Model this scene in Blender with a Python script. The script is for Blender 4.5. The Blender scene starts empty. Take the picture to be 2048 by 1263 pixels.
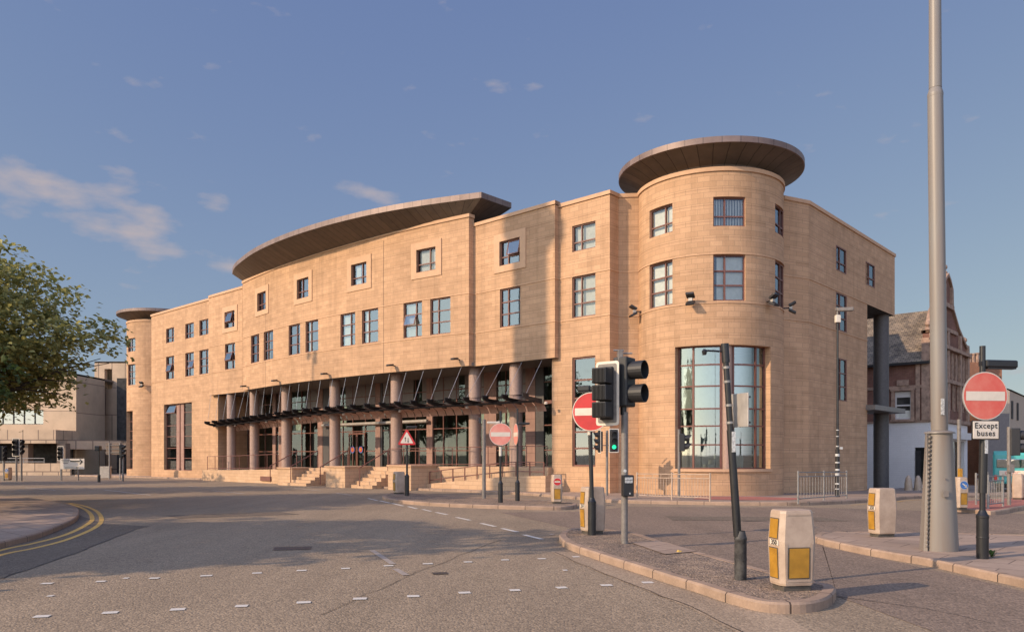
import bpy, bmesh, math, random
from mathutils import Vector, Matrix
R = math.radians
sc = bpy.context.scene
COL = sc.collection

# ------------------------------------------------------------ camera, world, sun, exposure
cd = bpy.data.cameras.new('camera'); cam = bpy.data.objects.new('camera', cd); COL.objects.link(cam)
cam.location = (0, 0, 1.7); cam.rotation_euler = (R(90), 0, 0)
cd.sensor_width = 36; cd.lens = 36*1550/2048; cd.shift_y = 277.5/2048
cd.clip_start = 0.1; cd.clip_end = 6000
sc.camera = cam
SUN_AZ = R(27); SUN_EL = R(26)
LD = Vector((math.cos(SUN_AZ)*math.cos(SUN_EL), math.sin(SUN_AZ)*math.cos(SUN_EL), -math.sin(SUN_EL)))
sl = bpy.data.lights.new('sun', 'SUN'); sl.energy = 3.55; sl.angle = R(0.5); sl.color = (1.0, 0.765, 0.53)
so = bpy.data.objects.new('sun', sl); COL.objects.link(so)
so.rotation_euler = LD.to_track_quat('-Z', 'Y').to_euler(); so.location = (-60, -30, 60)
w = bpy.data.worlds.new("World"); sc.world = w; w.use_nodes = True
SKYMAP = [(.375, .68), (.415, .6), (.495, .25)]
def mk_world():
    nt = w.node_tree; N = nt.nodes; L = nt.links; N.clear()
    out = N.new('ShaderNodeOutputWorld'); bg = N.new('ShaderNodeBackground')
    sky = N.new('ShaderNodeTexSky'); sky.sky_type = 'NISHITA'; sky.sun_disc = False
    sky.sun_elevation = SUN_EL; sky.sun_rotation = math.atan2(-math.cos(SUN_AZ), -math.sin(SUN_AZ)) % (2*math.pi)
    sky.air_density = 1.0; sky.dust_density = 0.25; sky.ozone_density = 2.0; sky.altitude = 30
    hs = N.new('ShaderNodeHueSaturation'); hs.inputs['Saturation'].default_value = 0.72
    L.new(sky.outputs[0], hs.inputs['Color'])
    # thin pink clouds, mapped on direction
    tc = N.new('ShaderNodeTexCoord'); sep = N.new('ShaderNodeSeparateXYZ'); L.new(tc.outputs['Generated'], sep.inputs[0])
    def M(op, a, b=None, c=None):
        n = N.new('ShaderNodeMath'); n.operation = op
        for i, v in enumerate((a, b, c)):
            if v is None: continue
            if isinstance(v, (int, float)): n.inputs[i].default_value = v
            else: L.new(v, n.inputs[i])
        return n.outputs[0]
    az = M('ARCTAN2', sep.outputs[0], sep.outputs[1])       # 0 = straight ahead, left negative
    el = M('ARCSINE', sep.outputs[2])
    # HDR-like compression of the clear sky, with gain added to the unseen rear half as shade fill
    sp = N.new('ShaderNodeSeparateColor'); L.new(hs.outputs[0], sp.inputs[0]); cc = N.new('ShaderNodeCombineColor')
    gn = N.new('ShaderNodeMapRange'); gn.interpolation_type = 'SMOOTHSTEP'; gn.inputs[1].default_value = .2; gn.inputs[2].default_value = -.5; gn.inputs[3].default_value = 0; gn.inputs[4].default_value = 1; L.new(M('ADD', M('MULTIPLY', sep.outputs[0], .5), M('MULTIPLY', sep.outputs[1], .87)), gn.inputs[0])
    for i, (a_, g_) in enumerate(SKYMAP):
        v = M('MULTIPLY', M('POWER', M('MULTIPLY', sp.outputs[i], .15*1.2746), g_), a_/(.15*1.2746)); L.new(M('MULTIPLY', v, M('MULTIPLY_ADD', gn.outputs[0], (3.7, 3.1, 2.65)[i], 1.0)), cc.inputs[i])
    cmb = N.new('ShaderNodeCombineXYZ'); L.new(M('MULTIPLY', az, 9.0), cmb.inputs[0]); L.new(M('MULTIPLY', el, 22.0), cmb.inputs[1])
    n1 = N.new('ShaderNodeTexNoise'); n1.inputs['Scale'].default_value = 1.6; n1.inputs['Detail'].default_value = 9; n1.inputs['Roughness'].default_value = 0.5
    L.new(cmb.outputs[0], n1.inputs['Vector'])
    # cloud banks: gaussian envelopes round (azimuth, elevation, width, height, strength), tilted
    banks = [(-0.535, 0.275, 0.10, 0.030, 0.48, -0.28), (-0.46, 0.285, 0.035, 0.022, 0.35, -0.3), (-0.395, 0.238, 0.075, 0.016, 0.38, -0.15), (-0.17, 0.315, 0.05, 0.016, 0.30, -0.3), (-0.13, 0.285, 0.04, 0.016, 0.26, 0), (-0.34, 0.22, 0.04, 0.012, 0.3, -.2), (-0.59, 0.50, 0.04, 0.02, 0.2, -0.5), (-0.04, 0.425, 0.09, 0.03, 0.10, 0), (-0.52, 0.33, 0.12, 0.03, 0.12, -0.2), (-0.36, 0.30, 0.06, 0.02, 0.12, 0)]
    tot = None
    for (a0, e0, wa, we, st, tilt) in banks:
        da = M('SUBTRACT', az, a0); de = M('SUBTRACT', M('SUBTRACT', el, e0), M('MULTIPLY', da, tilt))
        q = M('ADD', M('POWER', M('ABSOLUTE', M('DIVIDE', da, wa)), 2.0), M('POWER', M('ABSOLUTE', M('DIVIDE', de, we)), 2.0))
        g = M('MULTIPLY', M('EXPONENT', M('MULTIPLY', q, -1.0)), st*1.45)
        tot = g if tot is None else M('ADD', tot, g)
    mr = N.new('ShaderNodeMapRange'); mr.inputs[1].default_value = 0.84; mr.inputs[2].default_value = 1.4
    L.new(M('ADD', M('MULTIPLY_ADD', n1.outputs['Fac'], 2.2, -.6), tot), mr.inputs[0])
    fac = M('MULTIPLY', mr.outputs[0], 0.75)
    mix = N.new('ShaderNodeMix'); mix.data_type = 'RGBA'; L.new(fac, mix.inputs[0])
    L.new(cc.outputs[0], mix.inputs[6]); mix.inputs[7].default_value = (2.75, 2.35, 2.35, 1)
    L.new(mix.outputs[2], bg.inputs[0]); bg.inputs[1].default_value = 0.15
    L.new(bg.outputs[0], out.inputs[0])
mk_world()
sc.view_settings.view_transform = 'Standard'; sc.view_settings.look = 'None'; sc.view_settings.gamma = 1
sc.view_settings.use_curve_mapping = False
sc.view_settings.exposure = 0.35
sc.cycles.max_bounces = 7; sc.cycles.transparent_max_bounces = 12; sc.cycles.caustics_reflective = False; sc.cycles.caustics_refractive = False

# ------------------------------------------------------------ measuring helpers
F = 1550.0; HX = 1024.0; HY = 909.0
def G(x, y):
    c = min(.024, max(.007, .012 + .0005*x))
    return -c*min(60.0, max(0.0, y-26))
def gp(px, py):                                   # ground point seen at a photo pixel
    r = (px-HX)/F; d = 30.0
    for _ in range(30): d = (1.7-G(r*d, d))*F/(py-HY)
    return (r*d, d)
P0 = (4.36, 34.55); U = (.7396, -.6730); NN = (-.6730, -.7396)
def P(s, t): return (P0[0]+s*U[0]+t*NN[0], P0[1]+s*U[1]+t*NN[1])
def sof(x, t):
    r = (x-HX)/F
    return (r*(P0[1]+t*NN[1])-P0[0]-t*NN[0])/(U[0]-r*U[1])
def hz(y, z): return 1.7+(HY-y)*z/F

# ------------------------------------------------------------ mesh builder
class MB:
    def __init__(s): s.v = []; s.f = []; s.uv = []; s.mi = []; s.M = Matrix.Identity(4); s.m = 0
    def add(s, pts, faces, uvs=None, m=None):
        b = len(s.v)
        for p in pts: s.v.append(tuple(s.M @ Vector(p)))
        for i, fc in enumerate(faces):
            s.f.append([b+j for j in fc])
            s.uv.append(uvs[i] if uvs else None); s.mi.append(s.m if m is None else m)
        return s
    def quad(s, a, b, c, d, uv=None, m=None): return s.add([a, b, c, d], [(0, 1, 2, 3)], [uv] if uv else None, m)
    def box(s, c, d, m=None, rz=0, bev=0, ry=0, rx=0):
        x, y, z = d[0]/2, d[1]/2, d[2]/2
        X = Matrix.Translation(c) @ Matrix.Rotation(rz, 4, 'Z') @ Matrix.Rotation(ry, 4, 'Y') @ Matrix.Rotation(rx, 4, 'X')
        if bev > 0:
            bm = bmesh.new(); bmesh.ops.create_cube(bm, size=1)
            for v in bm.verts: v.co = (v.co.x*d[0], v.co.y*d[1], v.co.z*d[2])
            bmesh.ops.bevel(bm, geom=list(bm.edges), offset=bev, segments=2, affect='EDGES', profile=.5)
            bm.verts.index_update()
            s.add([tuple(X @ v.co) for v in bm.verts], [[v.index for v in f.verts] for f in bm.faces], None, m); bm.free(); return s
        P_ = [tuple(X @ Vector(p)) for p in ((-x,-y,-z),(x,-y,-z),(x,y,-z),(-x,y,-z),(-x,-y,z),(x,-y,z),(x,y,z),(-x,y,z))]
        return s.add(P_, [(0,3,2,1),(4,5,6,7),(0,1,5,4),(1,2,6,5),(2,3,7,6),(3,0,4,7)], None, m)
    def tube(s, p0, p1, r0, r1=None, n=12, m=None, cap=True):
        r1 = r0 if r1 is None else r1
        a = Vector(p0); b = Vector(p1); d = (b-a); q = d.to_track_quat('Z', 'Y').to_matrix()
        pts = []
        for k, (c, r) in enumerate(((a, r0), (b, r1))):
            for i in range(n):
                t = 2*math.pi*i/n; pts.append(tuple(c + q @ Vector((r*math.cos(t), r*math.sin(t), 0))))
        fs = [(i, (i+1) % n, n+(i+1) % n, n+i) for i in range(n)]
        L = d.length; uvs = [[(i/n, 0), ((i+1)/n, 0), ((i+1)/n, L), (i/n, L)] for i in range(n)]
        if cap: fs += [tuple(range(n))[::-1], tuple(range(n, 2*n))]; uvs += [None, None]
        return s.add(pts, fs, uvs, m)
    def lathe(s, prof, n=24, c=(0, 0), m=None, a0=0, a1=2*math.pi):
        pts = []; fs = []; full = abs(a1-a0-2*math.pi) < 1e-6; k = n if full else n+1
        for (r, z) in prof:
            for i in range(k):
                t = a0+(a1-a0)*i/n; pts.append((c[0]+r*math.cos(t), c[1]+r*math.sin(t), z))
        uvs = []
        for j in range(len(prof)-1):
            for i in range(n):
                i2 = (i+1) % k
                fs.append((j*k+i, j*k+i2, (j+1)*k+i2, (j+1)*k+i))
                u0 = (a0+(a1-a0)*i/n)*3; u1 = (a0+(a1-a0)*(i+1)/n)*3
                uvs.append([(u0, prof[j][1]), (u1, prof[j][1]), (u1, prof[j+1][1]), (u0, prof[j+1][1])])
        return s.add(pts, fs, uvs, m)
    def disc(s, c, r, y, n=32, m=None, squash=1):            # disc facing -Y
        pts = [(c[0]+r*math.cos(2*math.pi*i/n), y, c[1]+r*math.sin(2*math.pi*i/n)) for i in range(n)]
        return s.add(pts, [tuple(range(n))[::-1]], None, m)
    def prism(s, poly, z0, z1, m=None, top=True, bot=True):
        n = len(poly); pts = [(x, y, z0) for x, y in poly]+[(x, y, z1) for x, y in poly]
        fs = []; uvs = []; L = 0
        for i in range(n):
            j = (i+1) % n; l = math.dist(poly[i], poly[j])
            fs.append((i, j, n+j, n+i)); uvs.append([(L, z0), (L+l, z0), (L+l, z1), (L, z1)]); L += l
        if top: fs.append(tuple(range(n, 2*n))); uvs.append([tuple(p) for p in poly])
        if bot: fs.append(tuple(range(n))[::-1]); uvs.append(None)
        return s.add(pts, fs, uvs, m)
    def build(s, name, mats, parent=None, smooth=False):
        me = bpy.data.meshes.new(name); off = Vector(parent_loc(parent)) if parent else Vector((0, 0, 0))
        me.from_pydata([tuple(Vector(v)-off) for v in s.v], [], s.f)
        if any(u for u in s.uv):
            ul = me.uv_layers.new(name='UVMap'); k = 0
            for i, fc in enumerate(s.f):
                u = s.uv[i]
                for j in range(len(fc)):
                    if u: ul.data[k].uv = u[j]
                    k += 1
        for mt in (mats if isinstance(mats, (list, tuple)) else [mats]): me.materials.append(mt)
        me.polygons.foreach_set('material_index', s.mi)
        me.validate(clean_customdata=False); me.update()
        if smooth:
            me.polygons.foreach_set('use_smooth', [True]*len(me.polygons))
            try: me.set_sharp_from_angle(angle=R(35))
            except Exception: pass
        o = bpy.data.objects.new(name, me); COL.objects.link(o)
        if parent: o.parent = parent
        return o
def parent_loc(p):
    v = Vector((0, 0, 0))
    while p is not None: v += p.location; p = p.parent
    return v
def thing(name, label, cat, loc=(0, 0, 0), rz=0, group=None):
    o = bpy.data.objects.new(name, None); COL.objects.link(o); o.empty_display_size = .2
    o.location = loc; o.rotation_euler = (0, 0, rz); o['label'] = label; o['category'] = cat
    if group: o['group'] = group
    return o
def struct(o, kind='structure'): o['kind'] = kind; return o
def lp(mb, name, mats, parent, smooth=False):
    """mesh written in the local coordinates of a placed thing (sub-parts included)"""
    sv = parent; off = parent_loc(parent)
    o = MB(); o.v = [tuple(Vector(v)+off) for v in mb.v]; o.f = mb.f; o.uv = mb.uv; o.mi = mb.mi
    return o.build(name, mats, parent, smooth)
def dup(root, loc, rz=None, label=None, group=None):
    def cp(o, par):
        c = o.copy(); COL.objects.link(c)
        if par: c.parent = par
        for ch in list(kids.get(o.name, [])): cp(ch, c)
        return c
    kids = {}
    for o in bpy.data.objects:
        if o.parent: kids.setdefault(o.parent.name, []).append(o)
    r = cp(root, None); r.location = loc
    if rz is not None: r.rotation_euler = (0, 0, rz)
    if label: r['label'] = label
    if group: r['group'] = group
    return r
def text_mb(txt, size, M, m=0, bold=0.0, space=1.0):
    cu = bpy.data.curves.new('t', 'FONT'); cu.body = txt; cu.size = size; cu.align_x = 'CENTER'; cu.align_y = 'CENTER'; cu.offset = bold; cu.space_character = space
    cu.space_line = 0.95
    cu.resolution_u = 3
    o = bpy.data.objects.new('t', cu); COL.objects.link(o); bpy.context.view_layer.update()
    me = bpy.data.meshes.new_from_object(o.evaluated_get(bpy.context.evaluated_depsgraph_get()))
    mb = MB(); mb.M = M @ Matrix.Rotation(R(90), 4, 'X')
    mb.add([tuple(v.co) for v in me.vertices], [tuple(p.vertices) for p in me.polygons], None, m)
    bpy.data.objects.remove(o); bpy.data.curves.remove(cu); bpy.data.meshes.remove(me)
    return mb
def catmull(pts, n=6, closed=False):
    out = []; N_ = len(pts)
    rng = range(N_) if closed else range(N_-1)
    for i in rng:
        p1 = pts[i]; p2 = pts[(i+1) % N_]
        p0 = pts[(i-1) % N_] if closed or i > 0 else p1
        p3 = pts[(i+2) % N_] if closed or i < N_-2 else p2
        for k in range(n):
            t = k/n
            out.append(tuple(.5*((2*p1[a])+(-p0[a]+p2[a])*t+(2*p0[a]-5*p1[a]+4*p2[a]-p3[a])*t*t+(-p0[a]+3*p1[a]-3*p2[a]+p3[a])*t**3) for a in (0, 1)))
    if not closed: out.append(tuple(pts[-1]))
    return out

# ------------------------------------------------------------ materials
def new_mat(name):
    m = bpy.data.materials.new(name); m.use_nodes = True; nt = m.node_tree
    return m, nt, nt.nodes, nt.links, nt.nodes['Principled BSDF']
def simple(name, col, rough=.6, metal=0, noise=.12, nscale=6, bump=0, bscale=40, dirt=None, spec=.5, streak=False):
    m, nt, N, L, B = new_mat(name)
    B.inputs['Roughness'].default_value = rough; B.inputs['Metallic'].default_value = metal
    B.inputs['Specular IOR Level'].default_value = spec
    tc = N.new('ShaderNodeTexCoord'); src = tc.outputs['Object']
    if streak:
        mp = N.new('ShaderNodeMapping'); mp.inputs['Scale'].default_value = (1, 1, .12); L.new(src, mp.inputs[0]); src = mp.outputs[0]
    n = N.new('ShaderNodeTexNoise'); n.inputs['Scale'].default_value = nscale; n.inputs['Detail'].default_value = 6; n.inputs['Roughness'].default_value = .62
    L.new(src, n.inputs['Vector'])
    r = N.new('ShaderNodeValToRGB'); d = dirt if dirt else tuple(c*(1-noise*2.2) for c in col)
    r.color_ramp.elements[0].position = .3; r.color_ramp.elements[0].color = (*d, 1)
    r.color_ramp.elements[1].position = .62; r.color_ramp.elements[1].color = (*col, 1)
    L.new(n.outputs['Fac'], r.inputs[0]); L.new(r.outputs[0], B.inputs['Base Color'])
    if bump:
        n2 = N.new('ShaderNodeTexNoise'); n2.inputs['Scale'].default_value = bscale; n2.inputs['Detail'].default_value = 4
        b = N.new('ShaderNodeBump'); b.inputs['Strength'].default_value = bump; b.inputs['Distance'].default_value = .02
        L.new(tc.outputs['Object'], n2.inputs['Vector']); L.new(n2.outputs['Fac'], b.inputs['Height']); L.new(b.outputs[0], B.inputs['Normal'])
    return m
def masonry(name, c1, c2, mortar, bw=.45, bh=.15, mo=.008, groove=0, streak=0, wash=.16, big=.35, rough=.85, bump=.35, gcol=.45):
    m, nt, N, L, B = new_mat(name)
    B.inputs['Roughness'].default_value = rough; B.inputs['Specular IOR Level'].default_value = .25
    uv = N.new('ShaderNodeUVMap'); uv.uv_map = 'UVMap'
    br = N.new('ShaderNodeTexBrick'); br.inputs['Scale'].default_value = 1
    br.inputs['Brick Width'].default_value = bw; br.inputs['Row Height'].default_value = bh; br.inputs['Mortar Size'].default_value = mo
    br.inputs['Mortar Smooth'].default_value = .3; br.inputs['Bias'].default_value = -.1
    br.inputs['Color1'].default_value = (*c1, 1); br.inputs['Color2'].default_value = (*c2, 1); br.inputs['Mortar'].default_value = (*mortar, 1)
    L.new(uv.outputs[0], br.inputs['Vector'])
    tc = N.new('ShaderNodeTexCoord')
    n = N.new('ShaderNodeTexNoise'); n.inputs['Scale'].default_value = big; n.inputs['Detail'].default_value = 7; n.inputs['Roughness'].default_value = .65
    L.new(tc.outputs['Object'], n.inputs['Vector'])
    mr = N.new('ShaderNodeMapRange'); mr.inputs[1].default_value = .3; mr.inputs[2].default_value = .7; mr.inputs[3].default_value = 1-wash; mr.inputs[4].default_value = 1+wash*.6
    L.new(n.outputs['Fac'], mr.inputs[0])
    n3 = N.new('ShaderNodeTexNoise'); n3.inputs['Scale'].default_value = 30; n3.inputs['Detail'].default_value = 4
    L.new(tc.outputs['Object'], n3.inputs['Vector'])
    mr3 = N.new('ShaderNodeMapRange'); mr3.inputs[1].default_value = .3; mr3.inputs[2].default_value = .7; mr3.inputs[3].default_value = .93; mr3.inputs[4].default_value = 1.06
    L.new(n3.outputs['Fac'], mr3.inputs[0])
    mul = N.new('ShaderNodeMath'); mul.operation = 'MULTIPLY'; L.new(mr.outputs[0], mul.inputs[0]); L.new(mr3.outputs[0], mul.inputs[1])
    last = mul.outputs[0]; hgt = br.outputs['Fac']
    if streak:
        mp = N.new('ShaderNodeMapping'); mp.inputs['Scale'].default_value = (1.6, 1.6, .13); L.new(tc.outputs['Object'], mp.inputs[0])
        n4 = N.new('ShaderNodeTexNoise'); n4.inputs['Scale'].default_value = 1.2; n4.inputs['Detail'].default_value = 7; n4.inputs['Roughness'].default_value = .65; L.new(mp.outputs[0], n4.inputs['Vector'])
        m4 = N.new('ShaderNodeMapRange'); m4.inputs[1].default_value = .32; m4.inputs[2].default_value = .5; m4.inputs[3].default_value = .84; m4.inputs[4].default_value = 1.0; L.new(n4.outputs['Fac'], m4.inputs[0])
        x4 = N.new('ShaderNodeMath'); x4.operation = 'MULTIPLY'; L.new(last, x4.inputs[0]); L.new(m4.outputs[0], x4.inputs[1]); last = x4.outputs[0]
    if groove:
        sx = N.new('ShaderNodeSeparateXYZ'); L.new(uv.outputs[0], sx.inputs[0])
        a = N.new('ShaderNodeMath'); a.operation = 'ADD'; L.new(sx.outputs[1], a.inputs[0]); a.inputs[1].default_value = 20*groove-9.96+.012
        b = N.new('ShaderNodeMath'); b.operation = 'MODULO'; L.new(a.outputs[0], b.inputs[0]); b.inputs[1].default_value = groove
        c = N.new('ShaderNodeMath'); c.operation = 'LESS_THAN'; L.new(b.outputs[0], c.inputs[0]); c.inputs[1].default_value = .026
        d = N.new('ShaderNodeMath'); d.operation = 'MULTIPLY_ADD'; L.new(c.outputs[0], d.inputs[0]); d.inputs[1].default_value = -gcol; d.inputs[2].default_value = 1
        e = N.new('ShaderNodeMath'); e.operation = 'MULTIPLY'; L.new(d.outputs[0], e.inputs[0]); L.new(last, e.inputs[1]); last = e.outputs[0]
    vm = N.new('ShaderNodeVectorMath'); vm.operation = 'SCALE'; L.new(br.outputs['Color'], vm.inputs[0]); L.new(last, vm.inputs['Scale'])
    L.new(vm.outputs[0], B.inputs['Base Color'])
    bp = N.new('ShaderNodeBump'); bp.inputs['Strength'].default_value = bump; bp.inputs['Distance'].default_value = .01; bp.invert = True
    L.new(hgt, bp.inputs['Height']); L.new(bp.outputs[0], B.inputs['Normal'])
    return m
def glass(name, refl=.5, tint=(.8, .86, .86), gcol=(.93, .96, 1.0), rough=.02, wob=.05):
    m, nt, N, L, B = new_mat(name); N.remove(B); out = N['Material Output']
    tr = N.new('ShaderNodeBsdfTransparent'); tr.inputs[0].default_value = (*tint, 1)
    gl = N.new('ShaderNodeBsdfGlossy'); gl.inputs['Roughness'].default_value = rough; gl.inputs[0].default_value = (*gcol, 1)
    tc = N.new('ShaderNodeTexCoord'); n = N.new('ShaderNodeTexNoise'); n.inputs['Scale'].default_value = 1.3; n.inputs['Detail'].default_value = 1
    bp = N.new('ShaderNodeBump'); bp.inputs['Strength'].default_value = wob; bp.inputs['Distance'].default_value = .1
    L.new(tc.outputs['Object'], n.inputs['Vector']); L.new(n.outputs['Fac'], bp.inputs['Height']); L.new(bp.outputs[0], gl.inputs['Normal'])
    lw = N.new('ShaderNodeFresnel'); lw.inputs[0].default_value = 1.5
    ad = N.new('ShaderNodeMath'); ad.operation = 'ADD'; ad.use_clamp = True; L.new(lw.outputs[0], ad.inputs[0]); ad.inputs[1].default_value = refl
    mx = N.new('ShaderNodeMixShader'); L.new(ad.outputs[0], mx.inputs[0]); L.new(tr.outputs[0], mx.inputs[1]); L.new(gl.outputs[0], mx.inputs[2]); L.new(mx.outputs[0], out.inputs[0])
    return m
def road_mat(name, c, dark, speck=1.0, bump=.5, patch=(.10, .5)):
    m, nt, N, L, B = new_mat(name); B.inputs['Roughness'].default_value = .88; B.inputs['Specular IOR Level'].default_value = .3
    tc = N.new('ShaderNodeTexCoord'); O = tc.outputs['Object']
    def nz(s, d=5, r=.6):
        n = N.new('ShaderNodeTexNoise'); n.inputs['Scale'].default_value = s; n.inputs['Detail'].default_value = d; n.inputs['Roughness'].default_value = r; L.new(O, n.inputs['Vector']); return n.outputs['Fac']
    def rng(src, a, b, c_, d_):
        k = N.new('ShaderNodeMapRange'); k.inputs[1].default_value = a; k.inputs[2].default_value = b; k.inputs[3].default_value = c_; k.inputs[4].default_value = d_; L.new(src, k.inputs[0]); return k.outputs[0]
    vo = N.new('ShaderNodeTexVoronoi'); vo.inputs['Scale'].default_value = 42; L.new(O, vo.inputs['Vector'])
    cr = N.new('ShaderNodeMix'); cr.data_type = 'RGBA'; cr.inputs[6].default_value = (*c, 1); cr.inputs[7].default_value = (*dark, 1)
    L.new(rng(nz(patch[0], 8, .7), .35, .68, 0, 1), cr.inputs[0])
    # stone by stone colour
    sp = N.new('ShaderNodeSeparateColor'); L.new(vo.outputs['Color'], sp.inputs[0])
    v1 = rng(sp.outputs[0], 0, 1, 1-.38*speck, 1+.42*speck)
    v2 = rng(nz(9, 6, .75), .3, .7, 1-.22*speck, 1+.2*speck)
    mp = N.new('ShaderNodeMapping'); mp.inputs['Rotation'].default_value = (0, 0, R(-28)); mp.inputs['Scale'].default_value = (.9, .09, 1); L.new(O, mp.inputs[0])
    ns = N.new('ShaderNodeTexNoise'); ns.inputs['Scale'].default_value = 1.1; ns.inputs['Detail'].default_value = 6; ns.inputs['Roughness'].default_value = .6; L.new(mp.outputs[0], ns.inputs['Vector'])
    v3 = rng(ns.outputs['Fac'], .35, .65, .88, 1.08); v4 = rng(nz(.8, 5, .7), .28, .42, .8, 1.0)
    a0 = N.new('ShaderNodeMath'); a0.operation = 'MULTIPLY'; L.new(v1, a0.inputs[0]); L.new(v3, a0.inputs[1]); a1 = N.new('ShaderNodeMath'); a1.operation = 'MULTIPLY'; L.new(a0.outputs[0], a1.inputs[0]); L.new(v4, a1.inputs[1])
    a = N.new('ShaderNodeMath'); a.operation = 'MULTIPLY'; L.new(a1.outputs[0], a.inputs[0]); L.new(v2, a.inputs[1])
    vm = N.new('ShaderNodeVectorMath'); vm.operation = 'SCALE'; L.new(cr.outputs[2], vm.inputs[0]); L.new(a.outputs[0], vm.inputs['Scale'])
    L.new(vm.outputs[0], B.inputs['Base Color'])
    b = N.new('ShaderNodeBump'); b.inputs['Strength'].default_value = bump; b.inputs['Distance'].default_value = .012
    ad = N.new('ShaderNodeMath'); ad.operation = 'ADD'; L.new(rng(vo.outputs['Distance'], 0, 1, 1, 0), ad.inputs[0]); L.new(nz(14, 4), ad.inputs[1])
    L.new(ad.outputs[0], b.inputs['Height']); L.new(b.outputs[0], B.inputs['Normal'])
    return m
def paint_mat(name, c, wear=.5, under=(.2, .17, .15)):
    m, nt, N, L, B = new_mat(name); B.inputs['Roughness'].default_value = .7
    tc = N.new('ShaderNodeTexCoord'); n = N.new('ShaderNodeTexNoise'); n.inputs['Scale'].default_value = 22; n.inputs['Detail'].default_value = 8; n.inputs['Roughness'].default_value = .7
    L.new(tc.outputs['Object'], n.inputs['Vector']); r = N.new('ShaderNodeValToRGB')
    r.color_ramp.elements[0].position = wear-.14; r.color_ramp.elements[0].color = (*under, 1); r.color_ramp.elements[1].position = wear+.02; r.color_ramp.elements[1].color = (*c, 1)
    L.new(n.outputs['Fac'], r.inputs[0]); L.new(r.outputs[0], B.inputs['Base Color']); return m
def seam_mat(name, c1, c2, step=.45, rough=.55, metal=.0, dark=.5):
    m, nt, N, L, B = new_mat(name); B.inputs['Roughness'].default_value = rough; B.inputs['Metallic'].default_value = metal
    uv = N.new('ShaderNodeUVMap'); uv.uv_map = 'UVMap'
    sx = N.new('ShaderNodeSeparateXYZ'); L.new(uv.outputs[0], sx.inputs[0])
    dv = N.new('ShaderNodeMath'); dv.operation = 'DIVIDE'; L.new(sx.outputs[0], dv.inputs[0]); dv.inputs[1].default_value = step
    fr = N.new('ShaderNodeMath'); fr.operation = 'FRACT'; L.new(dv.outputs[0], fr.inputs[0])
    fl = N.new('ShaderNodeMath'); fl.operation = 'FLOOR'; L.new(dv.outputs[0], fl.inputs[0])
    wn = N.new('ShaderNodeTexWhiteNoise'); wn.noise_dimensions = '1D'; L.new(fl.outputs[0], wn.inputs['W'])
    lt = N.new('ShaderNodeMath'); lt.operation = 'LESS_THAN'; L.new(fr.outputs[0], lt.inputs[0]); lt.inputs[1].default_value = .07
    tc = N.new('ShaderNodeTexCoord'); n = N.new('ShaderNodeTexNoise'); n.inputs['Scale'].default_value = 2.5; n.inputs['Detail'].default_value = 7; L.new(tc.outputs['Object'], n.inputs['Vector'])
    a = N.new('ShaderNodeMath'); a.operation = 'MULTIPLY_ADD'; L.new(wn.outputs['Value'], a.inputs[0]); a.inputs[1].default_value = .45; L.new(n.outputs['Fac'], a.inputs[2])
    mr = N.new('ShaderNodeMapRange'); mr.inputs[1].default_value = .35; mr.inputs[2].default_value = 1.05; L.new(a.outputs[0], mr.inputs[0])
    mx = N.new('ShaderNodeMix'); mx.data_type = 'RGBA'; L.new(mr.outputs[0], mx.inputs[0]); mx.inputs[6].default_value = (*c1, 1); mx.inputs[7].default_value = (*c2, 1)
    g = N.new('ShaderNodeMath'); g.operation = 'MULTIPLY_ADD'; L.new(lt.outputs[0], g.inputs[0]); g.inputs[1].default_value = -dark; g.inputs[2].default_value = 1
    vm = N.new('ShaderNodeVectorMath'); vm.operation = 'SCALE'; L.new(mx.outputs[2], vm.inputs[0]); L.new(g.outputs[0], vm.inputs['Scale'])
    L.new(vm.outputs[0], B.inputs['Base Color']); return m
def leaf_mat(name, c1, c2):
    m, nt, N, L, B = new_mat(name); B.inputs['Roughness'].default_value = .55
    out = N['Material Output']; g = N.new('ShaderNodeNewGeometry')
    r = N.new('ShaderNodeMix'); r.data_type = 'RGBA'; L.new(g.outputs['Random Per Island'], r.inputs[0]); r.inputs[6].default_value = (*c1, 1); r.inputs[7].default_value = (*c2, 1)
    L.new(r.outputs[2], B.inputs['Base Color'])
    t = N.new('ShaderNodeBsdfTranslucent'); L.new(r.outputs[2], t.inputs[0]); ms = N.new('ShaderNodeMixShader'); ms.inputs[0].default_value = .42
    L.new(B.outputs[0], ms.inputs[1]); L.new(t.outputs[0], ms.inputs[2]); L.new(ms.outputs[0], out.inputs[0]); return m
ST1 = (.525, .322, .19); ST2 = (.44, .265, .152)
M_stone = masonry('sandstone_ashlar', ST1, ST2, (.36, .23, .135), .5, .22333, .010, groove=.67, gcol=.34, streak=1)
M_stone_sm = simple('sandstone_smooth', (.545, .335, .2), .85, noise=.06, nscale=3, bump=.1)
M_stone_base = masonry('sandstone_plinth', (.54, .36, .225), (.48, .31, .185), (.32, .205, .125), .6, .2, .008)
M_joint = simple('expansion_joint', (.10, .07, .05), .9)
M_frame = simple('window_frame_brown', (.17, .065, .045), .5, noise=.1)
M_glass = glass('window_glass', .17, (.7, .76, .76), (.74, .87, 1.0), wob=0.004)
M_glass_clear = glass('window_glass_clear', .05, (.9, .93, .93), (.8, .9, 1.0), wob=.002)
M_glass_big = glass('glazing', .24, (.72, .8, .78), (.84, .95, .97), wob=.004)
M_glass_can = glass('canopy_glass', .10, (.82, .9, .86))
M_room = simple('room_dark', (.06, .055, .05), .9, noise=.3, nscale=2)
M_room2 = simple('room_light', (.42, .44, .40), .9, noise=.2, nscale=2)
M_room3 = simple('hall_interior', (.17, .18, .16), .9, noise=.2, nscale=2)
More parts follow.
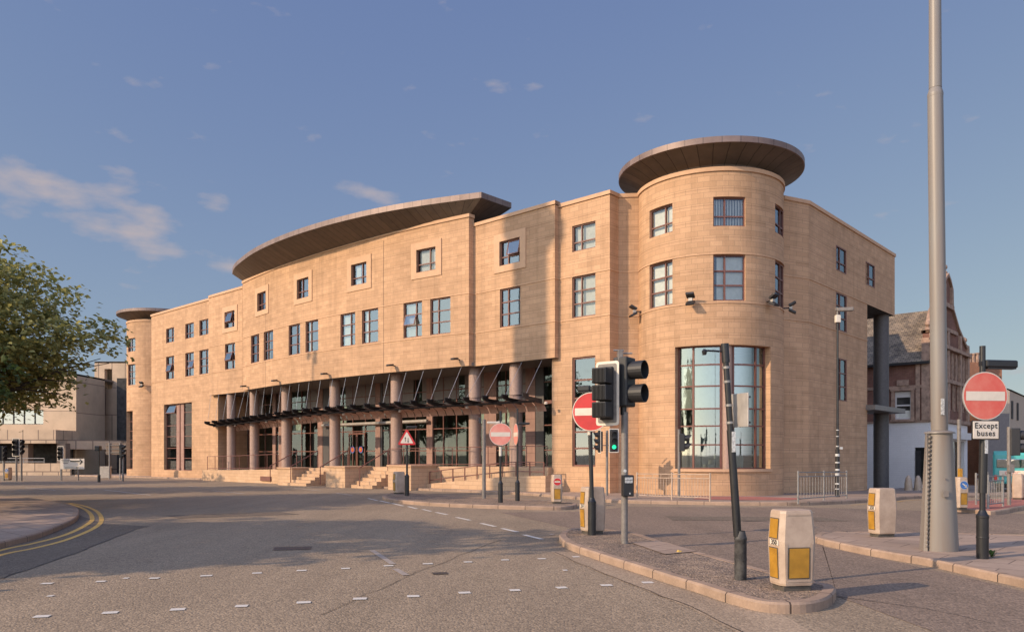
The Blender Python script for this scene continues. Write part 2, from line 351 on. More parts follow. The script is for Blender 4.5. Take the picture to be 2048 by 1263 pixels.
M_glass_hall = glass('hall_glazing', .03, (.62, .72, .69), (.80, .93, .93), wob=.004)
M_blind = simple('blind_fabric', (.70, .68, .60), .9, noise=.08)
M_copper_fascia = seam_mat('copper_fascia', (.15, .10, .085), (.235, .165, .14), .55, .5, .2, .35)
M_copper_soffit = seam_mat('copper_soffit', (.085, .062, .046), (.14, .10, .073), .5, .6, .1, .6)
M_soffit = simple('soffit_panel', (.20, .17, .15), .8)
M_pinkpier = masonry('pink_granite_pier', (.34, .21, .17), (.30, .185, .15), (.2, .13, .1), .9, .9, .012, big=2)
M_canpanel = simple('canopy_panel_pink', (.50, .31, .24), .6, noise=.1)
M_column = simple('granite_column', (.36, .24, .19), .6, noise=.12, nscale=14, bump=.05)
M_column_dk = simple('grey_column', (.085, .075, .072), .6, noise=.12, nscale=9)
M_steel_dk = simple('dark_steel', (.022, .02, .022), .45, noise=.2)
M_steel = simple('galvanised_steel', (.30, .28, .26), .45, metal=.4, noise=.15, nscale=9)
M_rod = simple('rod_steel', (.5, .47, .45), .35, metal=.5)
M_asphalt = road_mat('asphalt', (.31, .232, .155), (.235, .175, .12), .72, .6)
M_asphalt_red = road_mat('asphalt_worn', (.24, .172, .125), (.175, .13, .098), .8, .6)
M_asphalt_dk = road_mat('asphalt_patch', (.18, .138, .10), (.14, .108, .08), .8, .7)
M_tar = simple('tar_seam', (.05, .042, .036), .6)
M_iron = simple('cast_iron', (.085, .072, .062), .5, metal=.3, noise=.2, nscale=30, bump=.6, bscale=60)
M_asphalt_lt = road_mat('asphalt_dusty', (.36, .265, .18), (.30, .22, .15), .6, .4)
M_cobble = road_mat('cobble_dirt', (.31, .22, .15), (.16, .12, .095), 1.3, 1.0, (1.5, .5))
M_kerb = masonry('kerb_stone', (.36, .25, .18), (.29, .205, .15), (.07, .05, .04), .915, 4.0, .012, wash=.25, big=2.5)
M_paving = masonry('paving_slab', (.37, .27, .205), (.31, .225, .17), (.16, .115, .09), .9, .6, .012, wash=.2, big=1.2)
M_tactile = masonry('red_tactile', (.42, .16, .12), (.36, .14, .11), (.25, .1, .08), .4, .4, .01)
M_white = paint_mat('road_paint_white', (.60, .55, .48), .38, (.3, .25, .21))
M_white_old = paint_mat('road_paint_faded', (.46, .40, .34), .46, (.26, .21, .175))
M_yellow = paint_mat('road_paint_yellow', (.66, .38, .09), .40, (.36, .26, .12))
M_black = simple('black_paint', (.016, .015, .016), .4, noise=.2)
M_scuff = simple('scuffed_black_paint', (.02, .019, .02), .6, nscale=7, dirt=(.09, .085, .08))
M_blackp = simple('black_plastic', (.02, .019, .02), .55, noise=.1)
M_greyp = simple('grey_paint_pole', (.20, .175, .155), .5, noise=.15, nscale=12)
M_mast = simple('mast_paint', (.205, .187, .168), .45, noise=.2, nscale=5, dirt=(.20, .16, .13), streak=True)
M_red = simple('sign_red', (.52, .018, .02), .4, noise=.1)
M_redf = simple('sign_red_faded', (.62, .17, .12), .45, noise=.15, nscale=2.2, dirt=(.56, .04, .03))
M_redp = simple('sign_red_sunbleached', (.70, .30, .23), .5, noise=.1, nscale=2, dirt=(.62, .14, .11))
M_signw = simple('sign_white', (.66, .58, .48), .45, noise=.06)
M_signb = simple('sign_black', (.02, .02, .02), .5)
M_alu = simple('sign_back', (.42, .38, .34), .45, metal=.3, noise=.1)
M_boll = simple('bollard_plastic', (.46, .345, .255), .5, noise=.16, nscale=4, dirt=(.33, .235, .17), bump=.04)
M_boll_y = simple('bollard_yellow', (.42, .21, .022), .4, noise=.15, nscale=5)
M_boll_base = simple('bollard_base', (.09, .075, .06), .8, noise=.2)
M_blue = simple('sign_blue', (.05, .15, .4), .4)
M_lead = simple('sticker', (.6, .6, .58), .5, noise=.3, nscale=30)
M_conc = masonry('concrete_panel', (.56, .42, .29), (.54, .40, .275), (.30, .22, .16), 30, 3.25, .05, wash=.15, big=.6)
M_conc2 = masonry('concrete_ribbed', (.56, .41, .28), (.52, .38, .26), (.24, .175, .13), 1.6, 3.25, .06, wash=.2, big=.6)
M_spandrel = simple('grey_spandrel', (.20, .165, .15), .5, noise=.06)
M_glassdk = glass('ribbon_glass', .28, (.4, .42, .42))
M_brick = masonry('red_brick', (.21, .088, .062), (.15, .062, .046), (.17, .12, .09), .23, .075, .010, wash=.3, big=.8)
M_brick_o = masonry('orange_brick', (.30, .12, .065), (.24, .095, .055), (.24, .17, .12), .23, .075, .010, wash=.3)
M_terra = simple('terracotta_trim', (.38, .245, .175), .8, noise=.25, nscale=3)
M_slate = masonry('roof_slate', (.26, .20, .14), (.15, .12, .095), (.04, .035, .03), .3, .22, .016, wash=.5, big=1.2)
M_wwall = masonry('white_painted_wall', (.66, .62, .60), (.64, .60, .58), (.56, .53, .51), .45, .15, .006, wash=.08)
M_cream = simple('cream_render', (.46, .36, .27), .85, noise=.1)
M_greyr = simple('grey_render', (.19, .165, .155), .85, noise=.08)
M_wood_w = simple('white_sash', (.62, .58, .55), .6, noise=.05)
M_teal = simple('bus_teal', (.06, .36, .36), .3, noise=.05)
M_tail = simple('tail_light_red', (.5, .03, .02), .3)
M_rubber = simple('rubber', (.015, .015, .015), .8)
M_bark = simple('bark', (.08, .06, .045), .9, noise=.3, bump=.4, bscale=12)
M_leaf = leaf_mat('leaves_lime', (.13, .15, .045), (.50, .45, .15))
M_leaf2 = leaf_mat('leaves_dark', (.05, .085, .022), (.09, .12, .03))
M_grass = leaf_mat('weed_green', (.06, .12, .02), (.12, .2, .04))
M_mon = simple('monument_stone', (.3, .25, .2), .9)
M_litter = simple('yellow_wrapper', (.7, .45, .1), .6)
def emis(name, c, s):
    m, nt, N, L, B = new_mat(name); B.inputs['Base Color'].default_value = (*c, 1); B.inputs['Emission Color'].default_value = (*c, 1); B.inputs['Emission Strength'].default_value = s; return m
M_green = emis('signal_green', (.02, .75, .35), 1.2)

# ------------------------------------------------------------ ground, kerbs, pavements, markings
def ground_sheet():
    xs = [-4000, -1500, -600, -300, -200] + [-150+5*i for i in range(10)] + [-100+2*i for i in range(26)] + [-46+2*i for i in range(43)] + [44, 50, 60, 80, 120, 200, 400, 900, 2000, 4000]
    xs = sorted(set(xs+[-10, 24])); ys = sorted(set([-3000, -800, -200, -60, -20, -6, 0, 4, 8, 12, 16, 20, 24]+[26+2*i for i in range(31)]+[100, 130, 180, 300, 600, 1500, 4500]))
    mb = MB(); n = len(xs)
    pts = [(x, y, G(x, y)) for y in ys for x in xs]
    fs = [(j*n+i, j*n+i+1, (j+1)*n+i+1, (j+1)*n+i) for j in range(len(ys)-1) for i in range(n-1)]
    mb.add(pts, fs)
    return mb.build('ground', M_asphalt)
struct(ground_sheet())
def poly_sheet(name, poly, dz, mat, uvs=1.0, sub=True):
    """flat-ish polygon laid on the terrain dz above it"""
    bm = bmesh.new(); vs = [bm.verts.new((x, y, 0)) for x, y in poly]; bm.faces.new(vs)
    bmesh.ops.triangulate(bm, faces=bm.faces[:])
    if sub:
        for _ in range(4):
            big = [e for e in bm.edges if e.calc_length() > 4.0]
            if not big: break
            bmesh.ops.subdivide_edges(bm, edges=big, cuts=1); bmesh.ops.triangulate(bm, faces=bm.faces[:])
    bmesh.ops.recalc_face_normals(bm, faces=bm.faces[:])
    bm.verts.index_update(); mb = MB(); a = math.atan2(U[1], U[0])
    for f in bm.faces:
        pl = [(v.co.x, v.co.y) for v in f.verts]
        mb.add([(x, y, G(x, y)+dz) for x, y in pl], [tuple(range(len(pl)))], [[(x*math.cos(a)+y*math.sin(a), -x*math.sin(a)+y*math.cos(a)) for x, y in pl]])
    bm.free(); return struct(mb.build(name, mat))
def area(p): return sum(p[i][0]*p[(i+1) % len(p)][1]-p[(i+1) % len(p)][0]*p[i][1] for i in range(len(p)))/2
def kerb_line(name, pts, closed, side, h=.12, wd=.14):
    """kerb stones along a polyline, body on the given side (+1 = left of travel)"""
    n = len(pts); mb = MB(); L = 0; sec = []
    for i in range(n):
        a = pts[(i-1) % n] if closed or i > 0 else pts[i]; b = pts[(i+1) % n] if closed or i < n-1 else pts[i]
        dx, dy = b[0]-a[0], b[1]-a[1]; l = math.hypot(dx, dy) or 1; nx, ny = -dy/l*side, dx/l*side
        x, y = pts[i]; g = G(x, y)
        sec.append([(x-nx*.0, y-ny*.0, g-.05), (x, y, g+h-.025), (x+nx*.022, y+ny*.022, g+h), (x+nx*wd, y+ny*wd, g+h), (x+nx*wd, y+ny*wd, g+h-.06)])
    for i in range(n if closed else n-1):
        j = (i+1) % n; l = math.dist(pts[i], pts[j]); vv = [0, .2, .23, .36, .4]
        for k in range(4):
            mb.add([sec[i][k], sec[j][k], sec[j][k+1], sec[i][k+1]], [(0, 1, 2, 3)], [[(L, vv[k]), (L+l, vv[k]), (L+l, vv[k+1]), (L, vv[k+1])]])
        L += l
    return struct(mb.build(name, M_kerb))
def inset(pts, side, wd):
    n = len(pts); o = []
    for i in range(n):
        a = pts[(i-1) % n]; b = pts[(i+1) % n]; dx, dy = b[0]-a[0], b[1]-a[1]; l = math.hypot(dx, dy) or 1
        o.append((pts[i][0]-dy/l*side*wd, pts[i][1]+dx/l*side*wd))
    return o
def island(px, mat, name='traffic_island', n=5):
    pts = catmull([gp(*p) for p in px], n, True); side = 1 if area(pts) > 0 else -1
    kerb_line('kerb', pts, True, side)
    poly_sheet(name, inset(pts, side, .12), .115, mat, sub=False)
    return pts
# near island (front kerb left to right, round nose, back edge right to left)
ISL1 = island([(1119, 1078), (1123, 1089), (1144, 1101), (1212, 1125), (1298, 1153), (1342, 1168), (1400, 1186), (1449, 1203), (1522, 1223), (1600, 1226), (1650, 1217), (1671, 1199), (1666, 1188), (1630, 1180), (1560, 1163), (1480, 1140), (1400, 1117), (1315, 1090), (1260, 1074), (1180, 1066), (1135, 1068)], M_cobble)
# plain concrete strips set in the cobbles
poly_sheet('pavement_strip', [gp(*p) for p in ((1262, 1098), (1315, 1094), (1395, 1117), (1330, 1123))], .1285, M_paving, sub=False)
# middle wedge island
island([(765, 996), (780, 1003), (832, 1009), (884, 1012.5), (966, 1016), (1068, 1019), (1122, 1019.5), (1148, 1017), (1153, 1013), (1130, 1010), (1080, 1007), (996, 1002), (900, 996), (830, 991), (790, 989)], M_cobble)
# right island
ISLR = island([(1628, 1081), (1640, 1088), (1713, 1105), (1797, 1121), (1859, 1132), (1950, 1153), (2060, 1178), (2300, 1235), (2500, 1200), (2420, 1120), (2180, 1090), (2060, 1081), (1900, 1076), (1800, 1074), (1700, 1073), (1650, 1073)], M_paving)
# far right island with railings
island([(1905, 1014), (1912, 1022), (1950, 1026), (1991, 1029), (2048, 1019), (2140, 1006), (2300, 1000), (2300, 992), (2140, 996), (2000, 1002), (1930, 1007)], M_tactile)
# left corner pavement
lc = catmull([(-7.5, 3.0), (-8.2, 9.5)]+[gp(*p) for p in ((0, 1096.5), (68, 1079), (116, 1061), (150, 1044), (158, 1030), (150, 1019), (116, 1009), (68, 1002.5), (0, 998))]+[gp(-300, 994), gp(-900, 993)], 6)
kerb_line('kerb', lc, False, 1)
lin = []
for i in range(len(lc)):
    a = lc[max(0, i-1)]; b = lc[min(len(lc)-1, i+1)]; dx, dy = b[0]-a[0], b[1]-a[1]; l = math.hypot(dx, dy)
    lin.append((lc[i][0]-dy/l*.12, lc[i][1]+dx/l*.12))
poly_sheet('pavement', lin+[(-70, 20), (-70, 3)], .115, M_paving)
# pavement along the building
kb = catmull([gp(*p) for p in ((150, 951.5), (220, 953.5), (300, 955.5), (420, 959.5), (520, 964.5), (640, 970), (740, 975), (863, 981.5), (986, 986), (1068, 991), (1150, 998), (1220, 1004.5), (1355, 1008), (1480, 1010), (1600, 1010), (1700, 1006), (1780, 1001), (1844, 996))]+[(24.5, 36.5), (30, 43), (36, 50), (44, 59)], 5)
kerb_line('kerb', kb, False, 1)
def strip_sheet(name, outer, inner, dz, mat):
    mb = MB(); n = len(outer)
    L = 0
    for i in range(n-1):
        l = math.dist(outer[i], outer[i+1]); K = 4
        for k in range(K):
            def q(p, r, f): return (p[0]+(r[0]-p[0])*f, p[1]+(r[1]-p[1])*f)
            a = q(outer[i], inner[i], k/K); b = q(outer[i+1], inner[i+1], k/K); c = q(outer[i+1], inner[i+1], (k+1)/K); d = q(outer[i], inner[i], (k+1)/K)
            da = math.dist(outer[i], inner[i]); 
            mb.add([(p[0], p[1], G(*p)+dz) for p in (a, b, c, d)], [(0, 1, 2, 3)], [[(L, da*k/K), (L+l, da*k/K), (L+l, da*(k+1)/K), (L, da*(k+1)/K)]])
        L += l
    return struct(mb.build(name, mat))
kin = []
for i in range(len(kb)):
    a = kb[max(0, i-1)]; b = kb[min(len(kb)-1, i+1)]; dx, dy = b[0]-a[0], b[1]-a[1]; l = math.hypot(dx, dy)
    kin.append((kb[i][0]-dy/l*.12, kb[i][1]+dx/l*.12))
inn = [(p[0]+.55*9, p[1]+.8*9) if p[0] < 3 else (p[0]*.9+.8, p[1]+9) if p[0] < 12 else (p[0]-7, p[1]+5) for p in kin]
strip_sheet('pavement', kin, inn, .115, M_paving)
poly_sheet('tactile_paving', [gp(*p) for p in ((1385, 1004.2), (1480, 1006), (1580, 1006), (1620, 1002), (1500, 998), (1400, 998))], .121, M_tactile)
# road repairs and worn lanes
poly_sheet('road_patch', [(-8.2, 3.0), (-8.6, 9.2)]+[gp(*p) for p in ((0, 1097), (150, 1045), (160, 1030), (205, 1046), (300, 1052), (273, 1057.5), (150, 1106), (0, 1157))]+[(-5.6, 7.0), (-4.2, 3.0)], .004, M_asphalt_dk, sub=False)
poly_sheet('road_patch', [gp(*p) for p in ((1160, 1060), (1000, 1024), (1170, 1022), (1260, 1012), (1480, 1014), (1900, 1008), (2300, 1040), (2300, 1064), (1640, 1070), (1672, 1180), (1560, 1158), (1400, 1112), (1262, 1071))], .004, M_asphalt_red, sub=False)
poly_sheet('road_patch', [gp(1675, 1192), gp(1645, 1092), gp(1797, 1124), gp(1950, 1158), gp(2300, 1245), (9.5, 5.0), (4.2, 5.6)], .004, M_asphalt_red, sub=False)
poly_sheet('road_patch', [gp(*p) for p in ((1100, 1100), (1144, 1104), (1298, 1156), (1449, 1206), (1560, 1226), (1740, 1330), (1600, 1330), (1380, 1215), (1190, 1140), (1112, 1108))], .004, M_asphalt_lt, sub=False)
def marks(name, quads, mat, dz=.008):
    mb = MB()
    for q in quads: mb.add([(x, y, G(x, y)+dz) for x, y in q], [tuple(range(len(q)))])
    return struct(mb.build(name, mat))
def pxquad(x0, y0, x1, y1, wd=.1):
    a = gp(x0, y0); b = gp(x1, y1); dx, dy = b[0]-a[0], b[1]-a[1]; l = math.hypot(dx, dy); nx, ny = -dy/l*wd/2, dx/l*wd/2
    return [(a[0]-nx, a[1]-ny), (b[0]-nx, b[1]-ny), (b[0]+nx, b[1]+ny), (a[0]+nx, a[1]+ny)]
near = [(83.7, 1232.5), (220.4, 1225), (355.4, 1218.5), (483, 1211.7), (607.3, 1204.5), (719.8, 1197), (826.4, 1192), (929, 1185), (1029.8, 1180), (1122.8, 1174.8), (1212.6, 1170), (1295, 1164.5)]
far = [(94, 1166.6), (201.6, 1162.5), (308.6, 1156), (412.5, 1151), (513.7, 1145.7), (603, 1140.6), (691, 1136.5), (776.9, 1131), (855.5, 1127), (936, 1123.5), (1010, 1119.4), (1083.5, 1117), (1152, 1113)]
def stud(px, w_, d_, rot=.15):
    x, y = gp(*px); c, s_ = math.cos(rot), math.sin(rot)
    return [(x+c*a-s_*b, y+s_*a+c*b) for a, b in ((-w_/2, -d_/2), (w_/2, -d_/2), (w_/2, d_/2), (-w_/2, d_/2))]
random.seed(5)
marks('crossing_studs', [stud(p, .145+random.uniform(-.01, .015), .13, random.uniform(.1, .28)) for p in near]+[stud(p, .15+random.uniform(-.03, .01), .12, random.uniform(.1, .28)) for p in far]+[stud(p, .07, .1) for p in ((252, 1156), (101, 1191.5), (1130, 1140))], M_white)
marks('lane_dashes', [pxquad(1048, 1069, 1084, 1078, .11), pxquad(1004, 1056.3, 1035, 1063.5, .11), pxquad(962, 1046, 990.5, 1052.5, .11), pxquad(913, 1034, 940, 1040, .11), pxquad(872, 1024, 894, 1028.7, .11), pxquad(845, 1018, 862, 1022, .1), pxquad(816, 1012.3, 834, 1017, .1), pxquad(784, 1006, 807, 1011.5, .1), pxquad(760, 1001, 780, 1005.5, .1), pxquad(736, 996, 755, 1000.5, .1)], M_white)
marks('lane_lines', [pxquad(51, 974.5, 111, 979.8, .12), pxquad(208.5, 979, 302, 989.8, .12), pxquad(424, 980.5, 489, 986.8, .12), pxquad(588, 975.5, 642, 981.3, .12), pxquad(673, 985.5, 705, 990, .12), pxquad(232, 974, 256, 974.6, .14), pxquad(376, 971.8, 400, 973.3, .14), pxquad(5, 963, 40, 964, .14), pxquad(1010, 995, 1130, 1003, .1), pxquad(1560, 1022, 1630, 1024, .1), pxquad(60, 961, 130, 964.5, .14), pxquad(300, 968.5, 350, 971, .12), pxquad(480, 970, 520, 972.5, .12)], M_white_old)
marks('old_markings', [pxquad(744, 1100, 786, 1128, .1), pxquad(790, 1137, 812, 1150, .1), pxquad(1100, 1067, 1106, 1069, .1)], paint_mat('road_paint_ghost', (.36, .3, .25), .55, (.285, .235, .195)))
def offs(px, wd): 
    pts = catmull([gp(*p) for p in px], 6); out = []
    for i in range(len(pts)-1):
        a, b = pts[i], pts[i+1]; p_ = pts[max(0, i-1)]; q_ = pts[min(len(pts)-1, i+2)]
        def nr(u, v): dx, dy = v[0]-u[0], v[1]-u[1]; l = math.hypot(dx, dy); return (-dy/l*wd/2, dx/l*wd/2)
        na = nr(p_, b); nb = nr(a, q_)
        out.append([(a[0]-na[0], a[1]-na[1]), (b[0]-nb[0], b[1]-nb[1]), (b[0]+nb[0], b[1]+nb[1]), (a[0]+na[0], a[1]+na[1])])
    return out
marks('double_yellow_lines', offs([(-160, 1160), (0, 1110), (68, 1096), (136, 1078), (191, 1054), (203, 1037), (191, 1020.5), (162, 1009.6), (138, 1006)], .11)+offs([(-160, 1148), (0, 1100.5), (68, 1086), (134, 1068), (176, 1047), (184.5, 1035), (173, 1020), (147, 1009.6), (122, 1005)], .11), M_yellow)
yk = catmull([gp(*p) for p in ((1700, 1009.5), (1780, 1004), (1850, 998.5))]+[(25.5, 36.5), (31, 43)], 6)
marks('yellow_kerb_line', [[yk[i], yk[i+1], (yk[i+1][0]+.1, yk[i+1][1]+.02), (yk[i][0]+.1, yk[i][1]+.02)] for i in range(len(yk)-1)], M_yellow)
for q_ in ((585, 1096, .66, .5), (1500, 1040, .6, .6), (880, 1146, .22, .2)): marks('manhole_cover', [stud(q_[:2], q_[2], q_[3], .2)], M_iron, .007)
marks('road_patch', [[gp(*p) for p in ((330, 1030), (560, 1023), (600, 1028), (360, 1036))]], M_asphalt_dk, .005)
marks('road_patch', [[gp(*p) for p in ((1330, 1032), (1640, 1034), (1700, 1042), (1345, 1040))]], M_asphalt_dk, .009)
def crack(pts, wd, mat=None, seed=1):
    random.seed(seed); pp = [gp(*p) for p in pts]; o = []
    for a, b in zip(pp, pp[1:]):
        n = max(2, int(math.dist(a, b)/.35))
        for i in range(n): f = i/n; o.append((a[0]+(b[0]-a[0])*f+random.uniform(-.03, .03), a[1]+(b[1]-a[1])*f+random.uniform(-.03, .03)))
    q = []
    for a, b in zip(o, o[1:]):
        dx, dy = b[0]-a[0], b[1]-a[1]; l = math.hypot(dx, dy); w_ = wd*random.uniform(.6, 1.2); nx, ny = -dy/l*w_/2, dx/l*w_/2; q.append([(a[0]-nx, a[1]-ny), (b[0]-nx, b[1]-ny), (b[0]+nx, b[1]+ny), (a[0]+nx, a[1]+ny)])
    marks('road_crack', q, M_tar, .0075)
crack([(0, 1157), (150, 1106), (273, 1057.5)], .02, seed=2); crack([(1112, 1104), (1190, 1140), (1380, 1213), (1600, 1320)], .018, seed=3)
crack([(1675, 1192), (1850, 1216), (2048, 1262)], .016, seed=4); crack([(640, 1230), (820, 1150), (1010, 1075)], .012, seed=5)

# ------------------------------------------------------------ main sandstone building
HB = {}
B_ = thing('stone_office_building', 'long sandstone building with bowed front, round corner towers and dark disc roofs', 'building', (P(-20, -6)[0], P(-20, -6)[1], 0))
def obox(mb, o, ux, nx, a0, a1, b0, b1, z0, z1, m=None, uv=False):
    def q(a, b, z): return (o[0]+ux[0]*a+nx[0]*b, o[1]+ux[1]*a+nx[1]*b, z)
    p = [q(a0, b0, z0), q(a1, b0, z0), q(a1, b1, z0), q(a0, b1, z0), q(a0, b0, z1), q(a1, b0, z1), q(a1, b1, z1), q(a0, b1, z1)]
    u = lambda x0, x1: [(x0, z0), (x1, z0), (x1, z1), (x0, z1)]
    mb.add(p, [(0, 3, 2, 1), (4, 5, 6, 7), (0, 1, 5, 4), (1, 2, 6, 5), (2, 3, 7, 6), (3, 0, 4, 7)],
           [None, [(a0, b0), (a1, b0), (a1, b1), (a0, b1)], u(a0, a1), u(b0, b1), u(a1, a0), u(b1, b0)] if uv else None, m)
def pbox(mb, s0, s1, t0, t1, z0, z1, m=None, uv=True): obox(mb, P0, U, NN, s0, s1, t0, t1, z0, z1, m, uv)
def tb(s): return 1.6-.95*((s+19.7)/11.46)**2
def flat(t): return (lambda s: P(s, t)), (lambda s: NN)
def bowp(dt=0): return (lambda s: P(s, tb(s)+dt)), (lambda s: ((NN[0]+U[0]*.0145*(s+19.7)), (NN[1]+U[1]*.0145*(s+19.7))))
def wingp(s): return (lambda q: P(s, -q)), (lambda q: U)
def cyl(c, r): return (lambda s: (c[0]+r*math.cos(s/r), c[1]+r*math.sin(s/r))), (lambda s: (math.cos(s/r), math.sin(s/r)))
def wallstrip(mb, pn, s0, s1, z0, z1, holes=(), ds=None, depth=.22, uo=0):
    path, nrm = pn
    S = {s0, s1}; Z = {z0, z1}
    for h in holes: S |= {max(s0, h[0]), min(s1, h[1])}; Z |= {h[2], h[3]}
    if ds:
        k = int(math.ceil((s1-s0)/ds)); S |= {s0+(s1-s0)*i/k for i in range(k+1)}
    S = sorted(S); Z = sorted(z for z in Z if z0 <= z <= z1)
    S = [S[0]]+[b for a, b in zip(S, S[1:]) if b-a > 1e-4]
    for i in range(len(S)-1):
        for j in range(len(Z)-1):
            sm, zm = (S[i]+S[i+1])/2, (Z[j]+Z[j+1])/2
            if any(h[0] < sm < h[1] and h[2] < zm < h[3] for h in holes): continue
            a, b = path(S[i]), path(S[i+1])
            mb.add([(a[0], a[1], Z[j]), (b[0], b[1], Z[j]), (b[0], b[1], Z[j+1]), (a[0], a[1], Z[j+1])], [(0, 1, 2, 3)], [[(S[i]+uo, Z[j]), (S[i+1]+uo, Z[j]), (S[i+1]+uo, Z[j+1]), (S[i]+uo, Z[j+1])]])
    def q(s, d):
        p = path(s); n = nrm(s); return (p[0]-n[0]*d, p[1]-n[1]*d)
    for h in holes:
        for s in (h[0], h[1]):
            a, b = q(s, 0), q(s, depth)
            mb.add([(a[0], a[1], h[2]), (b[0], b[1], h[2]), (b[0], b[1], h[3]), (a[0], a[1], h[3])], [(0, 1, 2, 3)], [[(0, h[2]), (depth, h[2]), (depth, h[3]), (0, h[3])]])
        ss = [s for s in S if h[0]-1e-5 <= s <= h[1]+1e-5]
        for k in range(len(ss)-1):
            for z in (h[2], h[3]):
                a, b, c, d = q(ss[k], 0), q(ss[k+1], 0), q(ss[k+1], depth), q(ss[k], depth)
                mb.add([(*a, z), (*b, z), (*c, z), (*d, z)], [(0, 1, 2, 3)], [[(ss[k], 0), (ss[k+1], 0), (ss[k+1], depth), (ss[k], depth)]])
def band(mb, pn, s0, s1, z, hh, out, ds=None, inn=.0):
    """projecting strip following a wall"""
    path, nrm = pn; k = int(math.ceil((s1-s0)/ds)) if ds else 1
    def q(s, d): p = path(s); n = nrm(s); return (p[0]+n[0]*d, p[1]+n[1]*d)
    for i in range(k):
        a, b = s0+(s1-s0)*i/k, s0+(s1-s0)*(i+1)/k
        A, Bq, C_, D = q(a, out), q(b, out), q(b, -inn), q(a, -inn)
        mb.add([(*A, z), (*Bq, z), (*C_, z), (*D, z), (*A, z+hh), (*Bq, z+hh), (*C_, z+hh), (*D, z+hh)],
               [(0, 1, 5, 4), (4, 5, 6, 7), (0, 3, 2, 1)]+([(0, 4, 7, 3)] if i == 0 else [])+([(1, 2, 6, 5)] if i == k-1 else []))
WIN = [0]
def window(pn, s0, s1, z0, z1, cols, rows, depth=.13, blind=None, opened=None, parent=None, fw=.055, big=False, bc=None):
    path, nrm = pn; parent = parent or B_
    pa, pb = path(s0), path(s1); sm = (s0+s1)/2; n = nrm(sm)
    ux = (pb[0]-pa[0], pb[1]-pa[1]); l = math.hypot(*ux); ux = (ux[0]/l, ux[1]/l)
    nn = (ux[1], -ux[0])
    if nn[0]*n[0]+nn[1]*n[1] < 0: nn = (-nn[0], -nn[1])
    o = (pa[0]-nn[0]*depth, pa[1]-nn[1]*depth)
    fr = MB(); e = .0
    # outer frame
    for a in (0, l-fw): obox(fr, o, ux, nn, a, a+fw, -.03, .06, z0, z1)
    for z in (z0, z1-fw): obox(fr, o, ux, nn, fw, l-fw, -.03, .058, z, z+fw)
    cx = [fw+(l-2*fw)*c for c in cols]; rz = [z0+fw+(z1-z0-2*fw)*r for r in rows]
    for c in cx[1:-1]: obox(fr, o, ux, nn, c-fw*.55, c+fw*.55, -.03, .05, z0+fw, z1-fw)
    for r in rz[1:-1]: obox(fr, o, ux, nn, fw, l-fw, -.03, .042, r-fw*.5, r+fw*.5)
    f = fr.build('window', M_frame, parent)
    pm = MB(); sk = opened
    for i in range(len(cx)-1):
        for j in range(len(rz)-1):
            if sk and (i, j) == sk: continue
            def q(a, z): return (o[0]+ux[0]*a, o[1]+ux[1]*a, z)
            pm.add([q(cx[i], rz[j]), q(cx[i+1], rz[j]), q(cx[i+1], rz[j+1]), q(cx[i], rz[j+1])], [(0, 1, 2, 3)])
    pm.build('pane', M_glass_clear if blind and blind[1] == 1 else M_glass, f)
    if sk:   # top hung sash swung outwards at the foot
        i, j = sk; w_ = cx[i+1]-cx[i]; h_ = rz[j+1]-rz[j]; sw = .17
        m2 = MB()
        def q(a, z, b): return (o[0]+ux[0]*a+nn[0]*b, o[1]+ux[1]*a+nn[1]*b, z)
        for (a0, a1, k0, k1) in ((0, .05, 0, 1), (w_-.05, w_, 0, 1), (.05, w_-.05, 0, .07), (.05, w_-.05, .93, 1)):
            z_ = lambda k: rz[j+1]-h_*(1-k)*.97; b_ = lambda k: .06+sw*(1-k)
            m2.add([q(cx[i]+a0, z_(k0), b_(k0)), q(cx[i]+a1, z_(k0), b_(k0)), q(cx[i]+a1, z_(k1), b_(k1)), q(cx[i]+a0, z_(k1), b_(k1)),
                    q(cx[i]+a0, z_(k0), b_(k0)-.04), q(cx[i]+a1, z_(k0), b_(k0)-.04), q(cx[i]+a1, z_(k1), b_(k1)-.04), q(cx[i]+a0, z_(k1), b_(k1)-.04)], [(0, 1, 2, 3), (7, 6, 5, 4), (0, 4, 5, 1), (1, 5, 6, 2), (2, 6, 7, 3), (3, 7, 4, 0)])
        m2.m = 1; z_ = lambda k: rz[j+1]-h_*(1-k)*.97; b_ = lambda k: .05+sw*(1-k)
        m2.add([q(cx[i]+.05, z_(.07), b_(.07)), q(cx[i+1]-.05, z_(.07), b_(.07)), q(cx[i+1]-.05, z_(.93), b_(.93)), q(cx[i]+.05, z_(.93), b_(.93))], [(0, 1, 2, 3)])
        m2.build('sash', [M_frame, M_glass], f)
    # dark room behind
    rm = MB()
    def q(a, b, z): return (o[0]+ux[0]*a-nn[0]*b, o[1]+ux[1]*a-nn[1]*b, z)
    d = .9; a0, a1 = .01, l-.01
    p = [q(a0, .04, z0+.01), q(a1, .04, z0+.01), q(a1, .04, z1-.01), q(a0, .04, z1-.01), q(a0, d, z0+.01), q(a1, d, z0+.01), q(a1, d, z1-.01), q(a0, d, z1-.01)]
    rm.add(p, [(4, 5, 6, 7), (0, 1, 5, 4), (1, 2, 6, 5), (2, 3, 7, 6), (3, 0, 4, 7)])
    rm.build('room', M_room, f)
    if blind:
        bl = MB(); k0, k1, kind = blind; a = fw+(l-2*fw)*k0; aend = fw+(l-2*fw)*k1
        if kind == 'v':
            while a < aend-.02:
                ww = .085
                bl.add([q(a, .10, z0+fw), q(a+ww, .15, z0+fw), q(a+ww, .15, z1-fw), q(a, .10, z1-fw)], [(0, 1, 2, 3)]); a += .115
        else: bl.add([q(a, .12, z0+fw), q(aend, .12, z0+fw), q(aend, .12, z1-fw), q(a, .12, z1-fw)], [(0, 1, 2, 3)])
        bl.build('blind', M_blind, f)
    return f
